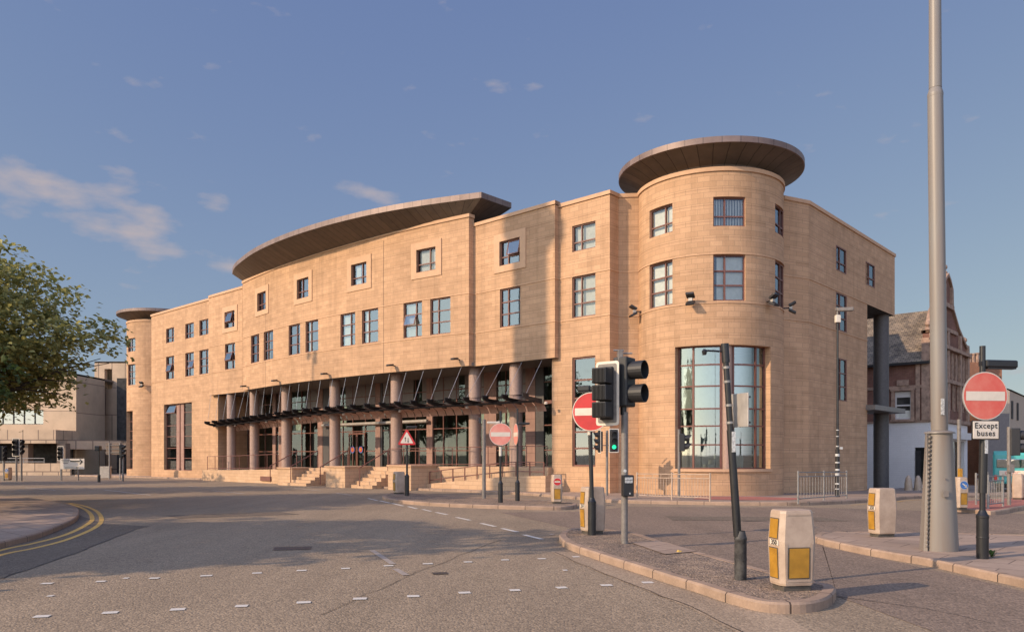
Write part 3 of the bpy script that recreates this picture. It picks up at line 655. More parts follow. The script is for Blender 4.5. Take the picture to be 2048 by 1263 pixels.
def surround(pn, s0, s1, z0, z1, mg=.38, ds=None):
    mb = MB()
    for a, b, c, d in ((s0-mg, s0, z0-mg*.85, z1+mg), (s1, s1+mg, z0-mg*.85, z1+mg), (s0, s1, z0-mg*.85, z0), (s0, s1, z1, z1+mg)): band(mb, pn, a, b, c, d-c, .045)
    mb.build('window_surround', M_stone_sm, B_)
R2 = (8.03, 9.93); R3 = (11.09, 12.3); R3C = (11.45, 12.67)
cA = [0, .36, 1]; cB = [0, .66, 1]; rr3 = [0, .333, .666, 1]; rr2 = [0, .34, 1]
# --- far left flat part
pLL = flat(-.2); w3 = [(-45.5, -44.0), (-41.95, -40.45), (-39.5, -38.0)]; gwin = (-45.9, -40.8, .43, 5.93)
mb = MB(); wallstrip(mb, pLL, -48.4, -37.2, -.8, 13.68, [(a, b, *R3) for a, b in w3]+[(a, b, *R2) for a, b in w3]+[gwin]); wallstrip(mb, pLL, -37.2, -36.46, -.8, 6.25)
wallstrip(mb, (lambda q: P(-36.46, -q), lambda q: U), .2, 4.0, -.5, 6.25)
wallstrip(mb, (lambda q: P(-48.4, -q), lambda q: (-U[0], -U[1])), .2, 14, -.8, 13.68)
mb.build('wall', M_stone, B_)
for k, (a, b) in enumerate(w3):
    window(pLL, a, b, *R3, cB if k != 1 else cA, rr2)
    window(pLL, a, b, *R2, cB if k != 1 else cA, rr3, opened=(0, 1) if k == 0 else ((1, 1) if k == 1 else None))
# tall window with granite piers
a, b, z0, z1 = gwin
for (u, v) in ((a, a+1.9), (b-1.9, b)):
    window(pLL, u, v, z0, z1, [0, 1], [0, .175, .33, .51, .68, .87, 1], depth=.28, opened=(0, 5) if u == a else None)
mb = MB(); pbox(mb, a+1.9, a+2.45, -.55, -.42, z0, z1); pbox(mb, b-2.45, b-1.9, -.55, -.42, z0, z1); mb.build('pier', M_pinkpier, B_)
mb = MB(); pbox(mb, a+2.45, b-2.45, -.5, -.38, z0, z1, uv=False); mb.build('mullion', M_frame, B_)
# --- left flat part over the entrance
pL = flat(.15); mb = MB(); hs = [(-34.7, -33.2, *R3), (-34.7, -33.2, *R2)]
wallstrip(mb, pL, -37.2, -31.18, 6.25, 13.72, hs); wallstrip(mb, (lambda q: P(-37.2, q), lambda q: (-U[0], -U[1])), -.2, .15, 6.25, 13.72); mb.build('wall', M_stone, B_)
window(pL, -34.7, -33.2, *R3, cB, rr2, opened=(0, 1)); window(pL, -34.7, -33.2, *R2, cB, rr3, opened=(0, 1)); surround(pL, -34.7, -33.2, *R3)
# --- bowed centre
pC = bowp(); c3 = [(-28.4, -27.0), (-22.75, -21.38), (-17.05, -15.68), (-11.77, -10.42)]
c2 = [(-29.6, -28.18), (-27.42, -25.98), (-23.85, -22.42), (-21.78, -20.36), (-18.1, -16.72), (-16.12, -14.74), (-12.75, -11.4), (-10.82, -9.46)]
mb = MB(); wallstrip(mb, pC, -31.18, -8.28, 6.25, 13.85, [(x, y, *R3C) for x, y in c3]+[(x, y, *R2) for x, y in c2], ds=1.2)
wallstrip(mb, (lambda q: P(-8.28, -q), lambda q: U), -.657, -.29, 6.25, 13.85); wallstrip(mb, (lambda q: P(-31.18, q), lambda q: (-U[0], -U[1])), .15, .657, 6.25, 13.85)
mb.build('wall', M_stone, B_)
for k, (x, y) in enumerate(c3):
    window(pC, x, y, *R3C, cB if k > 1 else cA, rr2, blind=(0, 1, 'v') if k == 3 else ((.1, .4, 'p') if k == 2 else None)); surround(pC, x, y, *R3C)
for k, (x, y) in enumerate(c2):
    window(pC, x, y, *R2, cB if k in (0, 2, 4, 6) else cA, rr3, blind={6: (0, .66, 'v'), 4: (.04, .6, 'p'), 5: (.04, .33, 'p'), 1: (.1, .33, 'p'), 3: (.05, .3, 'p')}.get(k), opened=(0, 1) if k == 6 else None)
for s in (-28.0+.9, -14.3):
    mb = MB(); p_, n_ = pC[0](s), pC[1](s); obox(mb, p_, U, NN, -.012, .012, -.005, .004, 6.26, 13.6); mb.build('expansion_joint', M_joint, B_)
# --- flat part right of the bow
pM = flat(.3); mb = MB(); wm = (-6.44, -5.08)
wallstrip(mb, pM, -8.28, -2.91, 6.25, 13.42, [(*wm, *R3), (*wm, *R2)]); wallstrip(mb, (lambda q: P(-2.91, -q), lambda q: U), -.3, 0, 6.25, 13.42); mb.build('wall', M_stone, B_)
window(pM, *wm, *R3, cA, rr2, opened=(1, 1)); window(pM, *wm, *R2, cA, rr3); surround(pM, *wm, *R3)
# --- right flat bay
pR = flat(0); wr = (-2.12, -.79); mb = MB()
wallstrip(mb, pR, -2.91, 0, 6.25, 13.32, [(*wr, *R3), (*wr, *R2)]); wallstrip(mb, pR, -3.33, 0, -.5, 6.25, [(*wr, 1.17, 6.2)])
wallstrip(mb, (lambda q: P(0, -q), lambda q: U), 0, .68, -.5, 13.32)
wallstrip(mb, (lambda q: P(q*.56, -.68-q*.42), lambda q: NN), 0, 1.9, -.5, 13.32)
mb.build('wall', M_stone, B_)
window(pR, *wr, *R3, cA, rr2, blind=(0, 1, 'v')); window(pR, *wr, *R2, cA, rr3, blind=(0, 1, 'v')); window(pR, *wr, 1.17, 6.2, [0, 1], [0, .155, .31, .47, .63, .80, 1], fw=.08)
# --- round corner tower
TC = (8.9, 35.0); TR = 3.18; pT = cyl(TC, TR); A = lambda d: R(d)*TR
tw = [(-156.5, -132.3), (-101.3, -77.1), (-46.1, -21.9)]; tg = (-130.1, -52.6, 1.12, 6.22)
mb = MB(); wallstrip(mb, pT, A(-190), A(20), -.5, 13.35, [(A(a), A(b), *R3) for a, b in tw]+[(A(a), A(b), *R2) for a, b in tw]+[(A(tg[0]), A(tg[1]), tg[2], tg[3])], ds=.2, depth=.3)
mb.build('tower_wall', M_stone, B_, True)
for k, (a, b) in enumerate(tw):
    window(pT, A(a), A(b), *R3, cA if k == 1 else cB, rr2, blind=[(0, 1, 'p'), (0, 1, 'v'), None][k], depth=.07 if k == 2 else .13); window(pT, A(a), A(b), *R2, cA if k == 1 else cB, rr3, blind=[(0, 1, 'p'), (.12, 1, 'p'), None][k], fw=.06, depth=.07 if k == 2 else .13)
mb = MB(); r1 = TR-.32
mul = [-129.6, -117, -94.8, -84.7, -63.5, -53.2]; rows = [1.14, 2.12, 2.9, 3.62, 4.56, 5.45, 6.2]
for a in mul:
    c, s_ = math.cos(R(a)), math.sin(R(a)); obox(mb, (TC[0]+c*r1, TC[1]+s_*r1), (-s_, c), (c, s_), -.04, .04, -.05, .05, 1.12, 6.2)
for z in rows:
    mb.lathe([(r1-.04, z-.03), (r1+.04, z-.03), (r1+.04, z+.03), (r1-.04, z+.03)], 30, TC, a0=R(-130), a1=R(-52.6))
fT = mb.build('curved_window', M_frame, B_)
mb = MB(); mb.lathe([(r1, 1.12), (r1, 6.2)], 30, TC, a0=R(-130), a1=R(-52.6)); mb.build('pane', M_glass_big, fT, True)
mb = MB(); mb.lathe([(r1-.1, 3.6), (r1-.1, 5.4)], 24, TC, a0=R(-128), a1=R(-55)); mb.build('blind', M_blind, fT, True)
mb = MB(); mb.lathe([(.01, 1.0), (r1-.05, 1.0)], 30, TC); mb.lathe([(1.0, 1.0), (1.0, 6.4)], 24, TC); mb.lathe([(.01, 6.35), (r1, 6.35)], 30, TC)
for k in range(6): obox(mb, (TC[0]-1.0, TC[1]-1.6), (1, 0), (0, -1), .3+k*.25, .55+k*.25, 0, .9, 1.0, 1.3+k*.22)
mb.build('room', M_room2, fT)
mb = MB(); c, s_ = math.cos(R(-89.7)), math.sin(R(-89.7)); mb.tube((TC[0]+c*(r1+.02), TC[1]+s_*(r1+.02), 1.12), (TC[0]+c*(r1+.02), TC[1]+s_*(r1+.02), 6.2), .2, n=20); mb.build('column', M_column, B_, True)
mb = MB(); band(mb, pT, A(-131), A(-51.7), 1.0, .12, .07, ds=.2, inn=.3); mb.build('window_sill', M_stone_sm, B_)
# --- shaded wing to the right
pW = wingp(5.85); ww = [(11.3, 12.75, 11.0, 12.25), (15.75, 17.25, 11.0, 12.25), (11.3, 12.8, 8.0, 9.9), (11.4, 12.8, 4.45, 6.6)]
mb = MB(); wallstrip(mb, pW, 7.8, 16.0, -1, 13.45, [h for h in ww if h[0] < 13]+[(15.75, 16.01, 11.0, 12.25)]); wallstrip(mb, pW, 16.0, 20.9, 9.95, 13.45, [(15.9, 17.25, 11.0, 12.25)])
wallstrip(mb, (lambda q: P(5.25+q*.6/1.0, -6.3-q*1.5), lambda q: U), 0, 1.0, -1, 13.45, uo=2)
wallstrip(mb, (lambda q: P(5.85-q, -20.9), lambda q: (-NN[0], -NN[1])), 0, 14, 9.95, 13.45)
wallstrip(mb, (lambda q: P(5.85-q, -16.0), lambda q: (-NN[0], -NN[1])), 0, 14, -1, 9.95)
mb.build('wall', M_stone, B_)
for h in ww: window(pW, *h, cA, rr2 if h[3]-h[2] < 1.5 else rr3, depth=.05)
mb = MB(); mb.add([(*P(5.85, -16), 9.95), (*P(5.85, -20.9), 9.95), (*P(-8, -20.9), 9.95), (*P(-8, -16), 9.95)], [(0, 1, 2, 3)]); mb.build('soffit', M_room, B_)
mb = MB(); mb.tube((*P(5.3, -20.2), -1), (*P(5.3, -20.2), 9.95), .42, n=28); mb.build('column', M_column_dk, B_, True)
mb = MB(); pbox(mb, 4.6, 6.35, -21.2, -15.75, 4.15, 4.42); mb.build('canopy_slab', M_greyp, B_)
# --- left tower
LC = (-32.8, 73.1); pTL = cyl(LC, TR)
mb = MB(); wallstrip(mb, pTL, A(-200), A(0), -1, 13.75, [(A(-138), A(-114.5), *R3), (A(-138), A(-114.5), *R2), (A(-150), A(-121), .4, 5.7)], ds=.25, depth=.3); mb.build('tower_wall', M_stone, B_, True)
window(pTL, A(-138), A(-114.5), *R3, cA, rr2); window(pTL, A(-138), A(-114.5), *R2, cA, rr3); window(pTL, A(-150), A(-121), .4, 5.7, [0, .5, 1], [0, .17, .34, .5, .66, .83, 1], depth=.3)
mb = MB(); pbox(mb, -54, -48.4, -8, -3.2, -1, 13.6); mb.build('wall', M_stone, B_)
# --- copings and string courses
mb = MB()
for pn, a, b, top, ds in ((pLL, -48.45, -37.2, 13.68, None), (pL, -37.2, -31.18, 13.72, None), (pC, -31.2, -8.22, 13.85, 1.2), (pM, -8.28, -2.85, 13.42, None), (pR, -2.91, .05, 13.32, None), ((lambda q: P(0, -q), lambda q: U), -.05, .68, 13.32, None), ((lambda q: P(-8.28, -q), lambda q: U), -.70, -.29, 13.85, None), ((lambda q: P(-2.91, -q), lambda q: U), -.35, 0, 13.42, None), (pT, A(-190), A(20), 13.35, .2), (pW, 7.8, 20.95, 13.45, None), (pTL, A(-200), A(0), 13.75, .25), ((lambda q: P(q*.56, -.68-q*.42), lambda q: NN), 0, 1.9, 13.32, None), ((lambda q: P(5.25+q*.6, -6.3-q*1.5), lambda q: U), 0, 1, 13.45, None)):
    band(mb, pn, a, b, top, .17, .06, ds, inn=.35)
mb.build('coping', M_stone_sm, B_)
mb = MB()
for z in (9.94, 7.93):
    for pn, a, b, ds in ((pLL, -48.4, -37.2, None), (pL, -37.2, -31.18, None), (pC, -31.18, -8.25, 1.2), (pM, -8.28, -2.88, None), (pR, -2.91, .03, None), ((lambda q: P(0, -q), lambda q: U), 0, .68, None), ((lambda q: P(-8.28, -q), lambda q: U), -.66, -.3, None), ((lambda q: P(-2.91, -q), lambda q: U), -.3, 0, None), (pT, A(-190), A(20), .2), (pW, 7.8, 20.9 if z > 9 else 16.0, None), (pTL, A(-200), A(0), .25), ((lambda q: P(q*.56, -.68-q*.42), lambda q: NN), 0, 1.9, None), ((lambda q: P(5.25+q*.6, -6.3-q*1.5), lambda q: U), 0, 1, None)):
        band(mb, pn, a, b, z, .035, .03, ds)
mb.build('string_course', M_stone_sm, B_)
# --- flat roof, soffit over the entrance, back walls
roof = [(-48.4, -.3), (-37.2, -.3)]+[(-37.2, 0), (-31.2, 0)]+[(s, tb(s)-.3) for s in (-31.1, -27, -23, -19.7, -16, -12, -8.3)]+[(-8.2, 0), (-2.9, -.1), (-.1, -.1), (-.1, -.9), (5.5, -7), (5.75, -8), (5.75, -20.8), (-8, -20.8), (-8, -14), (-54, -14), (-54, -7.5)]
mb = MB(); mb.prism([P(*p) for p in roof], 12.95, 13.15); mb.build('roof_deck', M_soffit, B_)
mb = MB(); mb.lathe([(0.01, 13.1), (TR-.1, 13.1)], 30, TC); mb.lathe([(0.01, 13.3), (TR-.1, 13.3)], 30, LC); mb.build('roof_deck', M_soffit, B_)
sof_poly = [(-37.15, -4), (-37.15, .1), (-31.2, .1)]+[(s, tb(s)-.05) for s in (-31.1, -27, -23, -19.7, -16, -12, -8.3)]+[(-8.25, .25), (-2.95, .25), (-2.95, -4)]
mb = MB(); mb.prism([P(*p) for p in sof_poly], 6.28, 6.45); mb.build('soffit', M_soffit, B_)
mb = MB(); pbox(mb, -48.3, -36.5, -14, -13.7, -1, 12.95); pbox(mb, -36.5, -8, -14, -13.7, -1, 12.95); pbox(mb, -8.2, -8, -20.8, -14, -1, 12.95); mb.build('wall', M_stone, B_)
# --- entrance hall: floor, glazed back wall, piers
def hp(s):
    k = [(-36.5, .58), (-31.5, .63), (-26, .74), (-20, .93), (-14, 1.05), (-6, 1.12), (-3, 1.12)]
    for (a, b), (c, d) in zip(k, k[1:]):
        if s <= c: return b+(d-b)*max(0, (s-a))/(c-a)
    return 1.12
def tf(s):
    k = [(-37.5, 1.0), (-28, 1.45), (-20, 1.5), (-12, .95), (-3, .25)]
    for (a, b), (c, d) in zip(k, k[1:]):
        if s <= c: return b+(d-b)*max(0, (s-a))/(c-a)
    return .25
mb = MB(); S = [-36.46+33.13*i/30 for i in range(31)]
for a, b in zip(S, S[1:]):
    mb.add([(*P(a, tf(a)), hp(a)), (*P(b, tf(b)), hp(b)), (*P(b, -9), hp(b)), (*P(a, -9), hp(a))], [(0, 1, 2, 3)], [[(a, 0), (b, 0), (b, 9), (a, 9)]], 1)
    mb.add([(*P(a, tf(a)), -.6), (*P(b, tf(b)), -.6), (*P(b, tf(b)), hp(b)), (*P(a, tf(a)), hp(a))], [(0, 1, 2, 3)], [[(a, -.6), (b, -.6), (b, hp(b)), (a, hp(a))]], 0)
for s in (-36.46, -3.33):
    mb.add([(*P(s, tf(s)), -.6), (*P(s, -1), -.6), (*P(s, -1), hp(s)), (*P(s, tf(s)), hp(s))], [(0, 1, 2, 3)], [[(0, 0), (1, 0), (1, 1), (0, 1)]], 0)
mb.build('podium', [M_stone_base, M_paving], B_)
TG = -2.6
pier_px = [(477, 484), (545, 551), (557, 566), (635, 645), (750.5, 760), (853, 864.5), (968, 992), (1051, 1070)]
for a, b in pier_px:
    mb = MB(); sa, sb = sof(a, TG+.1), sof(b, TG+.1); pbox(mb, sa, sb, TG-.3, TG+.1, .5, 6.3); mb.build('pier', M_pinkpier, B_)
for a, b in ((645, 662), (1071, 1089), (760, 766)):
    mb = MB(); sa, sb = sof(a, TG), sof(b, TG); pbox(mb, sa, sb, TG-.3, TG+.07, .5, 6.3, uv=False); mb.build('grey_panel', M_column_dk, B_)
mb = MB(); s = -36.2
k = 0
while s < -3.4:
    pbox(mb, s-.03, s+.03, TG-.06, TG+.04, .5, 6.28, uv=False); s += 1.38 if k % 2 else 1.12; k += 1
for z, d in ((1.95, .03), (3.25, .03), (4.45, .09), (5.5, .03)): pbox(mb, -36.4, -3.4, TG-.05, TG+.03, z-d, z+d, uv=False)
fE = mb.build('entrance_glazing', M_frame, B_)
for k, (a, b) in enumerate(((-36.4, -34.0), (-31.9, -30.9), (-28.0, -24.6), (-23.4, -20.2), (-19.6, -16.4), (-15.6, -12.4), (-11.9, -9.4), (-8.2, -7.2), (-5.2, -3.4))):
    mb = MB(); pbox(mb, a, b, TG+.008, TG+.022, 4.62, 6.28, uv=False); mb.build('spandrel_panel', M_spandrel, B_)
mb = MB(); mb.add([(*P(-36.4, TG), .5), (*P(-3.4, TG), .5), (*P(-3.4, TG), 6.28), (*P(-36.4, TG), 6.28)], [(0, 1, 2, 3)]); mb.build('pane', M_glass_hall, fE)
mb = MB()
mb.add([(*P(-36.4, -8.5), .4), (*P(-3.4, -8.5), .4), (*P(-3.4, -8.5), 6.4), (*P(-36.4, -8.5), 6.4)], [(0, 1, 2, 3)])
mb.add([(*P(-36.4, TG-.1), 6.27), (*P(-3.4, TG-.1), 6.27), (*P(-3.4, -8.5), 6.27), (*P(-36.4, -8.5), 6.27)], [(0, 1, 2, 3)])
for s in (-36.43, -3.36): mb.add([(*P(s, TG), .4), (*P(s, -8.5), .4), (*P(s, -8.5), 6.4), (*P(s, TG), 6.4)], [(0, 1, 2, 3)])
for s in (-30, -24, -17.5, -11, -7): pbox(mb, s, s+.5, -6.5, -6, .4, 6.3, uv=False)
mb.build('room', M_room3, B_)
mb = MB()
for a, b in ((-34.8, -32.4), (-30.7, -27.4), (-22.8, -19), (-12.5, -7)): pbox(mb, a, b, TG-.75, TG-.6, 4.25, 4.75, uv=False)
mb.build('hall_lit_band', M_cream, B_)  # cream colour stands in for a lit band seen through the hall glass
mb = MB()
for a, b in ((-30.3, -29.2), (-26.6, -23.7), (-11.3, -8.4)): pbox(mb, a, b, TG-.3, TG-.26, 3.5, 4.3, uv=False)
mb.build('glazing_blind', M_blind, B_)
# doors with round logos
mb = MB(); sd = sof(716, TG)
for k in (-1, 1):
    for e in (.05, .85): pbox(mb, sd+k*e-.035, sd+k*e+.035, TG+.05, TG+.11, 1.0, 3.1, uv=False)
pbox(mb, sd-.9, sd+.9, TG+.05, TG+.1, 3.05, 3.15, uv=False)
dr = mb.build('door', M_frame, B_)
for k in (-1, 1):
    mb = MB(); X = Matrix.Translation((*P(sd+k*.45, TG+.115), 2.05)) @ Matrix.Rotation(math.atan2(U[1], U[0]), 4, 'Z'); mb.M = X
    mb.disc((0, 0), .23, 0, m=0); mb.disc((0, 0), .17, -.004, m=1)
    pts = []
    for i in range(10): r_ = .15 if i % 2 == 0 else .07; t_ = R(90+36*i); pts.append((r_*math.cos(t_), -.008, r_*math.sin(t_)))
    mb.add(pts, [tuple(range(10))[::-1]], None, 2)
    mb.build('logo', [M_blue, M_red, M_boll_y], dr)
# columns
cols = []
for px in (461, 507, 571, 668, 791, 948, 1030):
    s = sof(px+2, .3)
    t = (tb(s)-1.0) if -31.2 < s < -8.3 else (-.35 if s > -8.3 else -.3)
    for _ in range(5): s = sof(px+2, t); t = (tb(s)-1.0) if -31.2 < s < -8.3 else (-.35 if s > -8.3 else -.3)
    mb = MB(); mb.tube((*P(s, t), .4), (*P(s, t), 6.3), .33, n=28); mb.build('column', M_column, B_, True); cols.append((s, t))
# glass canopy: fins, rods, tube, copper panels
def fr(s): return .55+1.55*math.exp(-((s+17.5)/12.5)**2)+(.6*max(0, (s+14)/10))      # outer edge of the canopy
def ch(s): return 4.42-.34*max(0, (-s-22)/15)
NF = 27; fs = [-36.8+(-3.75+36.8)*i/(NF-1) for i in range(NF)]
for i, s in enumerate(fs):
    f0, f1, z = fr(s), fr(s)-1.35, ch(s); mb = MB()
    def q(t, zz, o=0): return (*P(s+o, t), zz)
    prof = [(f0+.03, z+.16), (f0+.0, z-.02), (f0-.35, z-.14), (f1+.3, z-.25), (f1, z-.28), (f1, z-.06), (f0-.42, z+.02), (f0-.3, z+.13), (f0-.2, z+.16)]
    n = len(prof); pts = [q(t, zz, -.035) for t, zz in prof]+[q(t, zz, .035) for t, zz in prof]
    mb.add(pts, [tuple(range(n)), tuple(range(n, 2*n))[::-1]]+[(a, (a+1) % n, n+(a+1) % n, n+a) for a in range(n)])
    mb.box((*P(s, f0-.33), z+.06), (.1, .12, .2), rz=math.atan2(U[1], U[0])); mb.build('canopy_fin', M_steel_dk, B_)
    mb = MB(); tt = (tb(s)-.12 if -31 < s < -8.3 else .2)
    mb.tube(q(f0-.25, z+.14), q(min(tt, f0-.5), 6.27), .009, n=6); mb.build('tie_rod', M_rod, B_)
mb = MB(); mp = MB(); mt = MB(); S = [-36.9+(33.2)*i/54 for i in range(55)]
for a, b in zip(S, S[1:]):
    for m_, (u0, z0_), (u1, z1_) in ((mb, (0, .075), (-1.35, .05)), (mt, (-1.42, -.16), (-1.52, -.3))):
        m_.add([(*P(a, fr(a)+u0), ch(a)+z0_), (*P(b, fr(b)+u0), ch(b)+z0_), (*P(b, fr(b)+u1), ch(b)+z1_), (*P(a, fr(a)+u1), ch(a)+z1_)], [(0, 1, 2, 3)])
    for k in range(3):
        z_ = [-.10, -.18, -.36, -.62]; t_ = [-1.0, -1.35, -1.62, -1.75]
        mp.add([(*P(a, fr(a)+t_[k]), ch(a)+z_[k]), (*P(b-.06, fr(b)+t_[k]), ch(b)+z_[k]), (*P(b-.06, fr(b)+t_[k+1]), ch(b)+z_[k+1]), (*P(a, fr(a)+t_[k+1]), ch(a)+z_[k+1])], [(0, 1, 2, 3)])
mb.build('canopy_glass', M_glass_can, B_); mp.build('canopy_panel', M_canpanel, B_)
mb = MB()
for a, b in zip(S, S[1:]): mb.tube((*P(a, fr(a)-.75), ch(a)-.2), (*P(b, fr(b)-.75), ch(b)-.2), .055, n=8, cap=False)
mb.build('canopy_beam', M_steel_dk, B_)
for s in [f+.6 for f in fs[2::4]]:
    mb = MB(); mb.lathe([(.001, ch(s)-.36), (.07, ch(s)-.36), (.09, ch(s)-.28), (.03, ch(s)-.24)], 10, P(s, fr(s)-.95)); mb.build('canopy_light', M_signw, B_)
# gutter pipe above the doors
mb = MB(); sa, sb = sof(645, TG+.3), sof(855, TG+.3); mb.tube((*P(sa, TG+.3), 3.72), (*P(sb, TG+.3), 3.72), .11, n=12); mb.build('air_curtain', M_alu, B_, True)
# --- steps, pier blocks, ramp
def stair(px0, px1, n=6):
    s0, s1 = sof(px0, 1.6), sof(px1, 1.6); h = hp((s0+s1)/2); g = -.12; mb = MB()
    for k in range(n):
        z1 = g+(h-g)*(n-k)/n-.02; t1 = tf(s0)-.05+.30*k
        pbox(mb, s0-.22*k+.5, s1, -.2 if k == 0 else t1-.32, t1, -.5, z1)
    mb.build('steps', M_stone_base, B_)
stair(606, 651); stair(724, 776)
def block(px0, px1, t1, zt, name='pier_block'):
    s0, s1 = sof(px0, t1), sof(px1, t1); mb = MB(); pbox(mb, s0, s1, tf(s0)-.3, t1, -.6, zt); mb.build(name, M_stone_base, B_)
    mb = MB(); pbox(mb, s0-.06, s1+.06, tf(s0)-.3, t1+.06, zt, zt+.07, uv=False); mb.build('coping', M_stone_sm, B_)
block(555.5, 584, 2.6, .86); block(651.5, 690, 3.0, 1.0); block(776, 822, 2.6, 1.1)
mb = MB(); tr = 2.3
def rq(s, t, z): return (*P(s, t), z)
pts = [(sof(822, 2.0), .12), (sof(1000, 1.7), .66), (sof(1092, 1.2), .75)]
tro = lambda s: 1.25+.045*(-s-3)*1.0
for (a, za), (b, zb) in zip(pts, pts[1:]):
    mb.add([rq(a, tro(a), -.6), rq(b, tro(b), -.6), rq(b, tro(b), zb), rq(a, tro(a), za)], [(0, 1, 2, 3)], [[(a, -.6), (b, -.6), (b, zb), (a, za)]])
    mb.add([rq(a, tro(a), za), rq(b, tro(b), zb), rq(b, tro(b)-.3, zb), rq(a, tro(a)-.3, za)], [(0, 1, 2, 3)], [[(a, 0), (b, 0), (b, .3), (a, .3)]])
    mb.add([rq(a, tro(a)-.3, za), rq(b, tro(b)-.3, zb), rq(b, tro(b)-.3, -.6), rq(a, tro(a)-.3, -.6)], [(0, 1, 2, 3)], [[(a, za), (b, zb), (b, 0), (a, 0)]])
b = pts[-1][0]; mb.add([rq(b, tro(b), -.6), rq(b, .2, -.6), rq(b, .2, .75), rq(b, tro(b), .75)], [(0, 1, 2, 3)], [[(0, 0), (1, 0), (1, 1.3), (0, 1.3)]])
mb.build('ramp_wall', M_stone_base, B_)
mb = MB(); k = 0
A0, A1 = sof(852, 1.7), sof(1085, 1.2); n = 9; pv = None
for i in range(n+1):
    s = A0+(A1-A0)*i/n; zb = .2+(.66-.12)*min(1, (s-A0)/(sof(1000, 1.7)-A0)); t = tro(s)-.15
    mb.tube(rq(s, t, zb-.1), rq(s, t, zb+.62), .03, n=8)
    if pv:
        for dz in (.62, .18): mb.tube(rq(*pv[:2], pv[2]+dz), rq(s, t, zb+dz), .022, n=8)
    pv = (s, t, zb)
mb.build('ramp_railing', M_frame, B_)
for a, b in ((-36.1, -25.6), (-14.5, -3.6)):
    mb = MB(); n = max(2, int((b-a)/1.2)); 
    for i in range(n+1):
        s = a+(b-a)*i/n; mb.tube(rq(s, tf(s)-.25, hp(s)), rq(s, tf(s)-.25, hp(s)+1.0), .022, n=6)
        if i: s_ = a+(b-a)*(i-1)/n; [mb.tube(rq(s_, tf(s_)-.25, hp(s_)+h), rq(s, tf(s)-.25, hp(s)+h), .02, n=6) for h in (1.0, .12)]
    mb.build('terrace_railing', M_frame, B_)
for px in (588, 630, 690, 770):
    mb = MB(); s = sof(px, 1.4); mb.tube(rq(s, 1.2, .8), rq(s, 1.2, 1.95), .03, n=8); mb.tube(rq(s, 1.2, 1.95), rq(s-.3, 2.9, 1.0), .03, n=8); mb.tube(rq(s-.3, 2.9, 1.0), rq(s-.3, 2.9, 0), .03, n=8); mb.build('handrail', M_frame, B_)
mb = MB(); s = sof(530, 1.5); pbox(mb, s-.55, s+.75, 1.4, 1.54, -.02, .28, uv=False); mb.build('vent_grille', M_frame, B_)
mb = MB(); pbox(mb, -9, -.5, -22.8, -12, 13.1, 15.2); mb.build('roof_shade_block', M_stone, B_)  # unseen block added on the roof so its shadow reaches the slate roof
# --- disc roofs and bowed roof
def discroof(c, zb, tag):
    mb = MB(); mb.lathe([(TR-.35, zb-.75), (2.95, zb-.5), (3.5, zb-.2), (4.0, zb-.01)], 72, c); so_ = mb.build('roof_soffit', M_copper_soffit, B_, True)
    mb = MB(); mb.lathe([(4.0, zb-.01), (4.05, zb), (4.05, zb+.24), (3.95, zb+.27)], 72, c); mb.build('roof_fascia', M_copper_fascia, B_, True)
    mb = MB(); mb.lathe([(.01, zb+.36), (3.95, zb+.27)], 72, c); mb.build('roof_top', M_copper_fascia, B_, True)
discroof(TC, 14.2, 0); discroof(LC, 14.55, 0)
def roofedge(k):    # plan outline of the bowed roof
    front = [(-32.0, 1.0), (-30.3, 1.75), (-28.2, 2.35), (-25.5, 2.95), (-22.5, 3.3), (-19.5, 3.38), (-16.5, 3.2), (-13.5, 2.75), (-10.5, 1.95), (-7.3, .75)]
    return front
ft = roofedge(0); back = [(-7.3, -1.5), (-14, -3.6), (-20, -4.2), (-26, -3.6), (-32.0, -.2)]
ftd = catmull(ft, 4); out = ftd+back
inn_ = []
for s, t in ftd: inn_.append((max(-30.9, min(-8.9, s)), max(-.6, tb(max(-30.9, min(-8.9, s)))-.35)))
inb = [(-8.9, -.9), (-14, -2.4), (-20, -3), (-26, -2.4), (-30.9, -.3)]; inn_ += inb
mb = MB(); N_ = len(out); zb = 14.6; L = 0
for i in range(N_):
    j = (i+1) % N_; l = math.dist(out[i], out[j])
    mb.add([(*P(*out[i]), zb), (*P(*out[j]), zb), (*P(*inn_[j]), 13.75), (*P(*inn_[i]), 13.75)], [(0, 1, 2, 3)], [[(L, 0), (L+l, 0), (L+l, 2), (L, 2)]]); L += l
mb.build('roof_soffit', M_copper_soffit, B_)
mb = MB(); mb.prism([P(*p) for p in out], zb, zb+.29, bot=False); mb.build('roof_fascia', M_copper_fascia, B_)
mb = MB(); pbox(mb, -30.8, -8.95, -1.5, .55, 13.0, 13.8, uv=False); mb.prism([P(*p) for p in inn_], 13.2, 13.76); mb.build('roof_upstand', M_stone_sm, B_)
# --- wall floodlights
def flood(p, n, z, up=True):
    a = math.atan2(n[1], n[0])-math.pi/2*0
    mb = MB(); X = Matrix.Translation((p[0], p[1], z)) @ Matrix.Rotation(math.atan2(n[1], n[0]), 4, 'Z'); mb.M = X
    mb.tube((0, 0, 0), (.28, 0, 0), .03, n=8); mb.box((.30, 0, .0), (.12, .16, .12), m=1)
    for k in ((1, -1) if up else (-1,)):
        mb.box((.36, 0, .17*k+(.0 if k > 0 else .02)), (.32, .34, .1), ry=-.5*k, bev=.02)
    mb.build('floodlight', [M_steel_dk, M_alu], B_)
for d in (-172, -116.5, -57, -22): flood((TC[0]+math.cos(R(d))*TR, TC[1]+math.sin(R(d))*TR), (math.cos(R(d)), math.sin(R(d))), 8.08)
flood((LC[0]+math.cos(R(-98))*TR, LC[1]+math.sin(R(-98))*TR), (math.cos(R(-98)), math.sin(R(-98))), 8.0)
